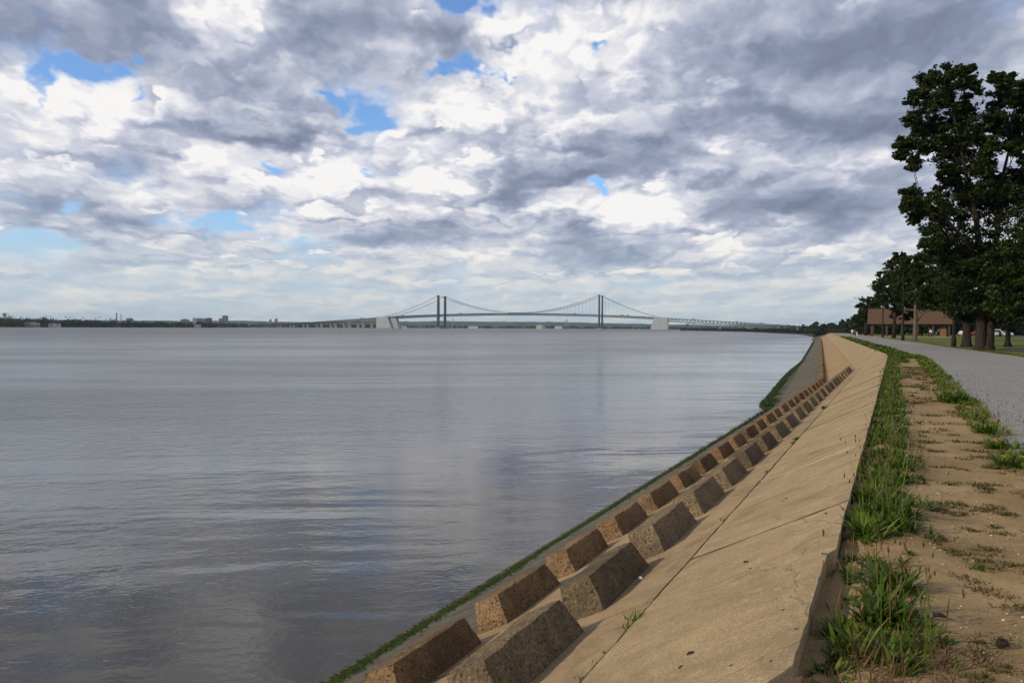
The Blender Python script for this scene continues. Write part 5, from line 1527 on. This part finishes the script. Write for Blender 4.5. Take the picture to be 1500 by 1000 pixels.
FB = [(44, 1880, 22, 8, 14, 'wall_grey', 'small white shed among the trees on the far left bank', 1, True), (52, 1860, 18, 6, 12, 'wall_grey', 'small grey shed beside the white shed on the far left bank', 1, True),
      (80, 1930, 26, 7, 16, 'wall_white', 'long low white building at the left bank\'s water edge', 1, False), (71, 1940, 18, 5, 12, 'wall_brown', 'low brown building left of the long low white one', 1, True),
      (130, 2150, 14, 12, 10, 'wall_grey', 'narrow grey building near the two chimneys', 3, False),
      (190, 3300, 26, 32, 20, 'wall_grey', 'dark squat tower block just right of the chimneys', 4, False),
      (271, 3350, 34, 30, 24, 'wall_grey', 'grey block at the left end of the skyline cluster', 4, False), (285, 3250, 14, 34, 14, 'wall_white', 'bright white block in the middle of the skyline cluster', 5, False),
      (293, 3300, 46, 33, 24, 'wall_grey', 'wide grey block right of the bright white one', 5, False), (306, 3400, 26, 36, 22, 'wall_brown', 'brownish block in the skyline cluster', 5, False),
      (324, 3420, 20, 34, 20, 'wall_grey', 'low grey block left of the tallest block', 4, False), (330, 3400, 24, 46, 22, 'wall_grey', 'tallest grey block of the skyline cluster', 6, False),
      (396, 4300, 12, 40, 12, 'wall_grey', 'slim left one of a pair of far towers above the bridge ramp', 7, False), (404.5, 4300, 16, 43, 14, 'wall_grey', 'wider right one of a pair of far towers above the bridge ramp', 7, False),
      (289, 2420, 20, 6, 14, 'wall_white', 'white riverside shed below the skyline cluster', 1, True), (295, 5350, 1, 1, 1, None, '', 0, False),
      (693, 5300, 62, 14, 30, 'wall_white', 'long white warehouse under the bridge, right of the left towers', 1, False), (590, 5150, 50, 10, 30, 'wall_white', 'white riverside shed just right of the left anchorages', 1, False),
      (790, 5480, 40, 22, 30, 'wall_white', 'white hall under the middle of the main span', 1, False), (796, 5450, 26, 14, 20, 'wall_grey', 'grey shed right of the white hall under the main span', 1, False), (818, 5500, 50, 15, 20, 'wall_white', 'pale shed left of the twin stacks', 1, False),
      (1152, 1640, 26, 4.6, 14, 'wall_grey', 'long pale store on the right bank behind the ramp end', 1, False), (1168, 1500, 14, 4.6, 12, 'wall_grey', 'pale store at the right end of the ramp near the trees', 1, False), (1140, 1700, 12, 5.5, 10, 'wall_grey', 'squat pale store on the right bank left of the long one', 1, False), (1012, 2880, 26, 8, 16, 'wall_grey', 'grey shed near the first right approach pier', 1, False)]
for b in FB:
    if b[5]: far_building(*b[:7], floors=b[7], gable=b[8])
# chimneys and stacks
M['stack'] = flat('stack_concrete', (.22, .21, .21), .8, var=.08, scale=.1)
def stack(px, D, h, r, label):
    x = xat(px, D); root = thing('chimney', label, 'chimney', (x, D, WATER_Z + 1.5), 0, 'chimneys on the far banks')
    m = MB(); m.lathe((0, 0, 0), [(r * 1.35, -2), (r * 1.1, h * .5), (r, h)], 12); m.build('shaft', M['stack'], root, True)
    m = MB(); m.lathe((0, 0, h), [(r * 1.12, -2.5), (r * 1.15, -.2), (r * .8, .6)], 12); m.build('rim', M['window_dark'], root, True)
stack(170.8, 2300, 38, 1.7, 'thick dark chimney, left one of the pair on the far left bank')
stack(177.3, 2300, 34, 1.0, 'thin chimney, right one of the pair on the far left bank')
stack(161, 2320, 24, 1.2, 'short stack left of the chimney pair on the far left bank')
stack(663.5, 5300, 62, 2.2, 'lone slim stack just right of the left bridge towers')
stack(827.5, 5500, 50, 3.0, 'left shorter stack of the two under the main span')
stack(830.3, 5500, 62, 3.4, 'right taller stack of the two under the main span')
# water tower at the far left
x = xat(6.5, 1900); wt = thing('water_tower', 'pale water tower rising over the trees at the far left', 'water tower', (x, 1900, WATER_Z + 1.5), 0)
m = MB(); m.lathe((0, 0, 25.5), [(1.0, -1.5), (3.2, 0), (4.2, 2.2), (3.6, 4.6), (1.6, 5.8), (.3, 6.1)], 14); m.build('tank', M['wall_grey'], wt, True)
for k in range(6):
    a = k * math.pi / 3; m = MB(); m.bar((4.2 * math.cos(a), 4.2 * math.sin(a), -2), (3.4 * math.cos(a), 3.4 * math.sin(a), 26), .45); m.build('leg', M['wall_grey'], wt)
m = MB(); m.lathe((0, 0, 0), [(.9, -2), (.8, 24.5)], 8); m.build('riser', M['wall_grey'], wt)
# dockside crane
def crane(px, D, h, label):
    x = xat(px, D); c = thing('dock_crane', label, 'crane', (x, D, WATER_Z + 1.5), 0, 'cranes on the far bank')
    m = MB()
    for (a, b) in ((-4, -4), (4, -4), (4, 4), (-4, 4)): m.bar((a, b, -2), (a * .4, b * .4, h * .6), 1.0)
    m.build('portal', M['steel'], c); m = MB(); m.box(-3, 3, -3, 3, h * .6, h * .72); m.build('cabin', M['steel'], c)
    m = MB(); m.bar((-8, 0, h * .66), (18, 0, h), 1.2); m.bar((0, 0, h * .72), (0, 0, h * .95), .8); m.bar((0, 0, h * .95), (17, 0, h * .99), .4); m.build('jib', M['steel'], c)
crane(592, 5250, 46, 'small crane on the far bank right of the left anchorages')
crane(1007, 2850, 26, 'small crane beside the grey shed near the right approach')
# a small boat under the right approach
p = ground(1000, 485.4, WATER_Z)
bt = thing('boat', 'small dark motor boat on the water below the right anchorage', 'boat', (xat(1000, 1900), 1900, WATER_Z), .2)
m = MB(); L_ = 6
st_ = [(-4.2, 1.3, 1.2), (-2, 1.5, 1.15), (1.5, 1.3, 1.3), (3.6, .6, 1.6), (4.4, .05, 1.75)]
vs = []; fs = []
for (x_, w_, z_) in st_: vs += [(x_, 0, -.4), (x_, -w_ * .7, .2), (x_, -w_, z_), (x_, w_, z_), (x_, w_ * .7, .2)]
for i in range(4):
    for k in range(5): fs.append((i * 5 + k, i * 5 + (k + 1) % 5, i * 5 + 5 + (k + 1) % 5, i * 5 + 5 + k))
fs += [(0, 1, 2, 3, 4), (24, 23, 22, 21, 20)]
m.add(vs, fs); m.build('hull', M['window_dark'], bt)
m = MB(); m.hexa([(-2, -1, 1.25), (1, -1, 1.25), (1, 1, 1.25), (-2, 1, 1.25), (-1.8, -.8, 2.7), (.3, -.8, 2.7), (.3, .8, 2.7), (-1.8, .8, 2.7)]); m.build('cabin', M['wall_grey'], bt)
# gull
g = at(1145.6, 466.8, 190); gl = thing('gull', 'white gull gliding in the sky above the right approach', 'bird', g, .5)
m = MB(); m.tube([(-.26, 0, 0), (-.12, 0, .02), (.08, 0, .03), (.22, 0, .05), (.30, 0, .03)], [.02, .07, .08, .05, .015], 8); m.build('body', M['white_paint'], gl, True)
for sd in (-1, 1):
    m = MB(); m.add([(.10, sd * .05, .05), (-.08, sd * .05, .05), (-.02, sd * .34, .18), (.12, sd * .34, .20), (-.14, sd * .70, .10), (-.02, sd * .68, .12), (.10, sd * .05, .03), (-.08, sd * .05, .03), (-.02, sd * .34, .16), (.12, sd * .34, .18)], [(0, 1, 2, 3), (3, 2, 4, 5), (6, 9, 8, 7)]); m.build('wing', M['white_paint'], gl)
# ------------------------------------------------------------------ the air itself
def haze():
    m = bpy.data.materials.new('haze'); m.use_nodes = True
    N = NT(m.node_tree)
    v = N.n('ShaderNodeVolumePrincipled', None, Color=(.55, .80, 1.0, 1), Density=HAZE_D, Anisotropy=0.0)
    o = N.n('ShaderNodeOutputMaterial'); N.t.links.new(v.outputs[0], o.inputs['Volume'])
    b = MB(); b.box(-9500, 9500, -450, 12600, -6.5, 150)
    return tag(b.build('haze', m), kind='stuff')
HAZE_D = 3.6e-5
haze()
SC.cycles.volume_bounces = 0
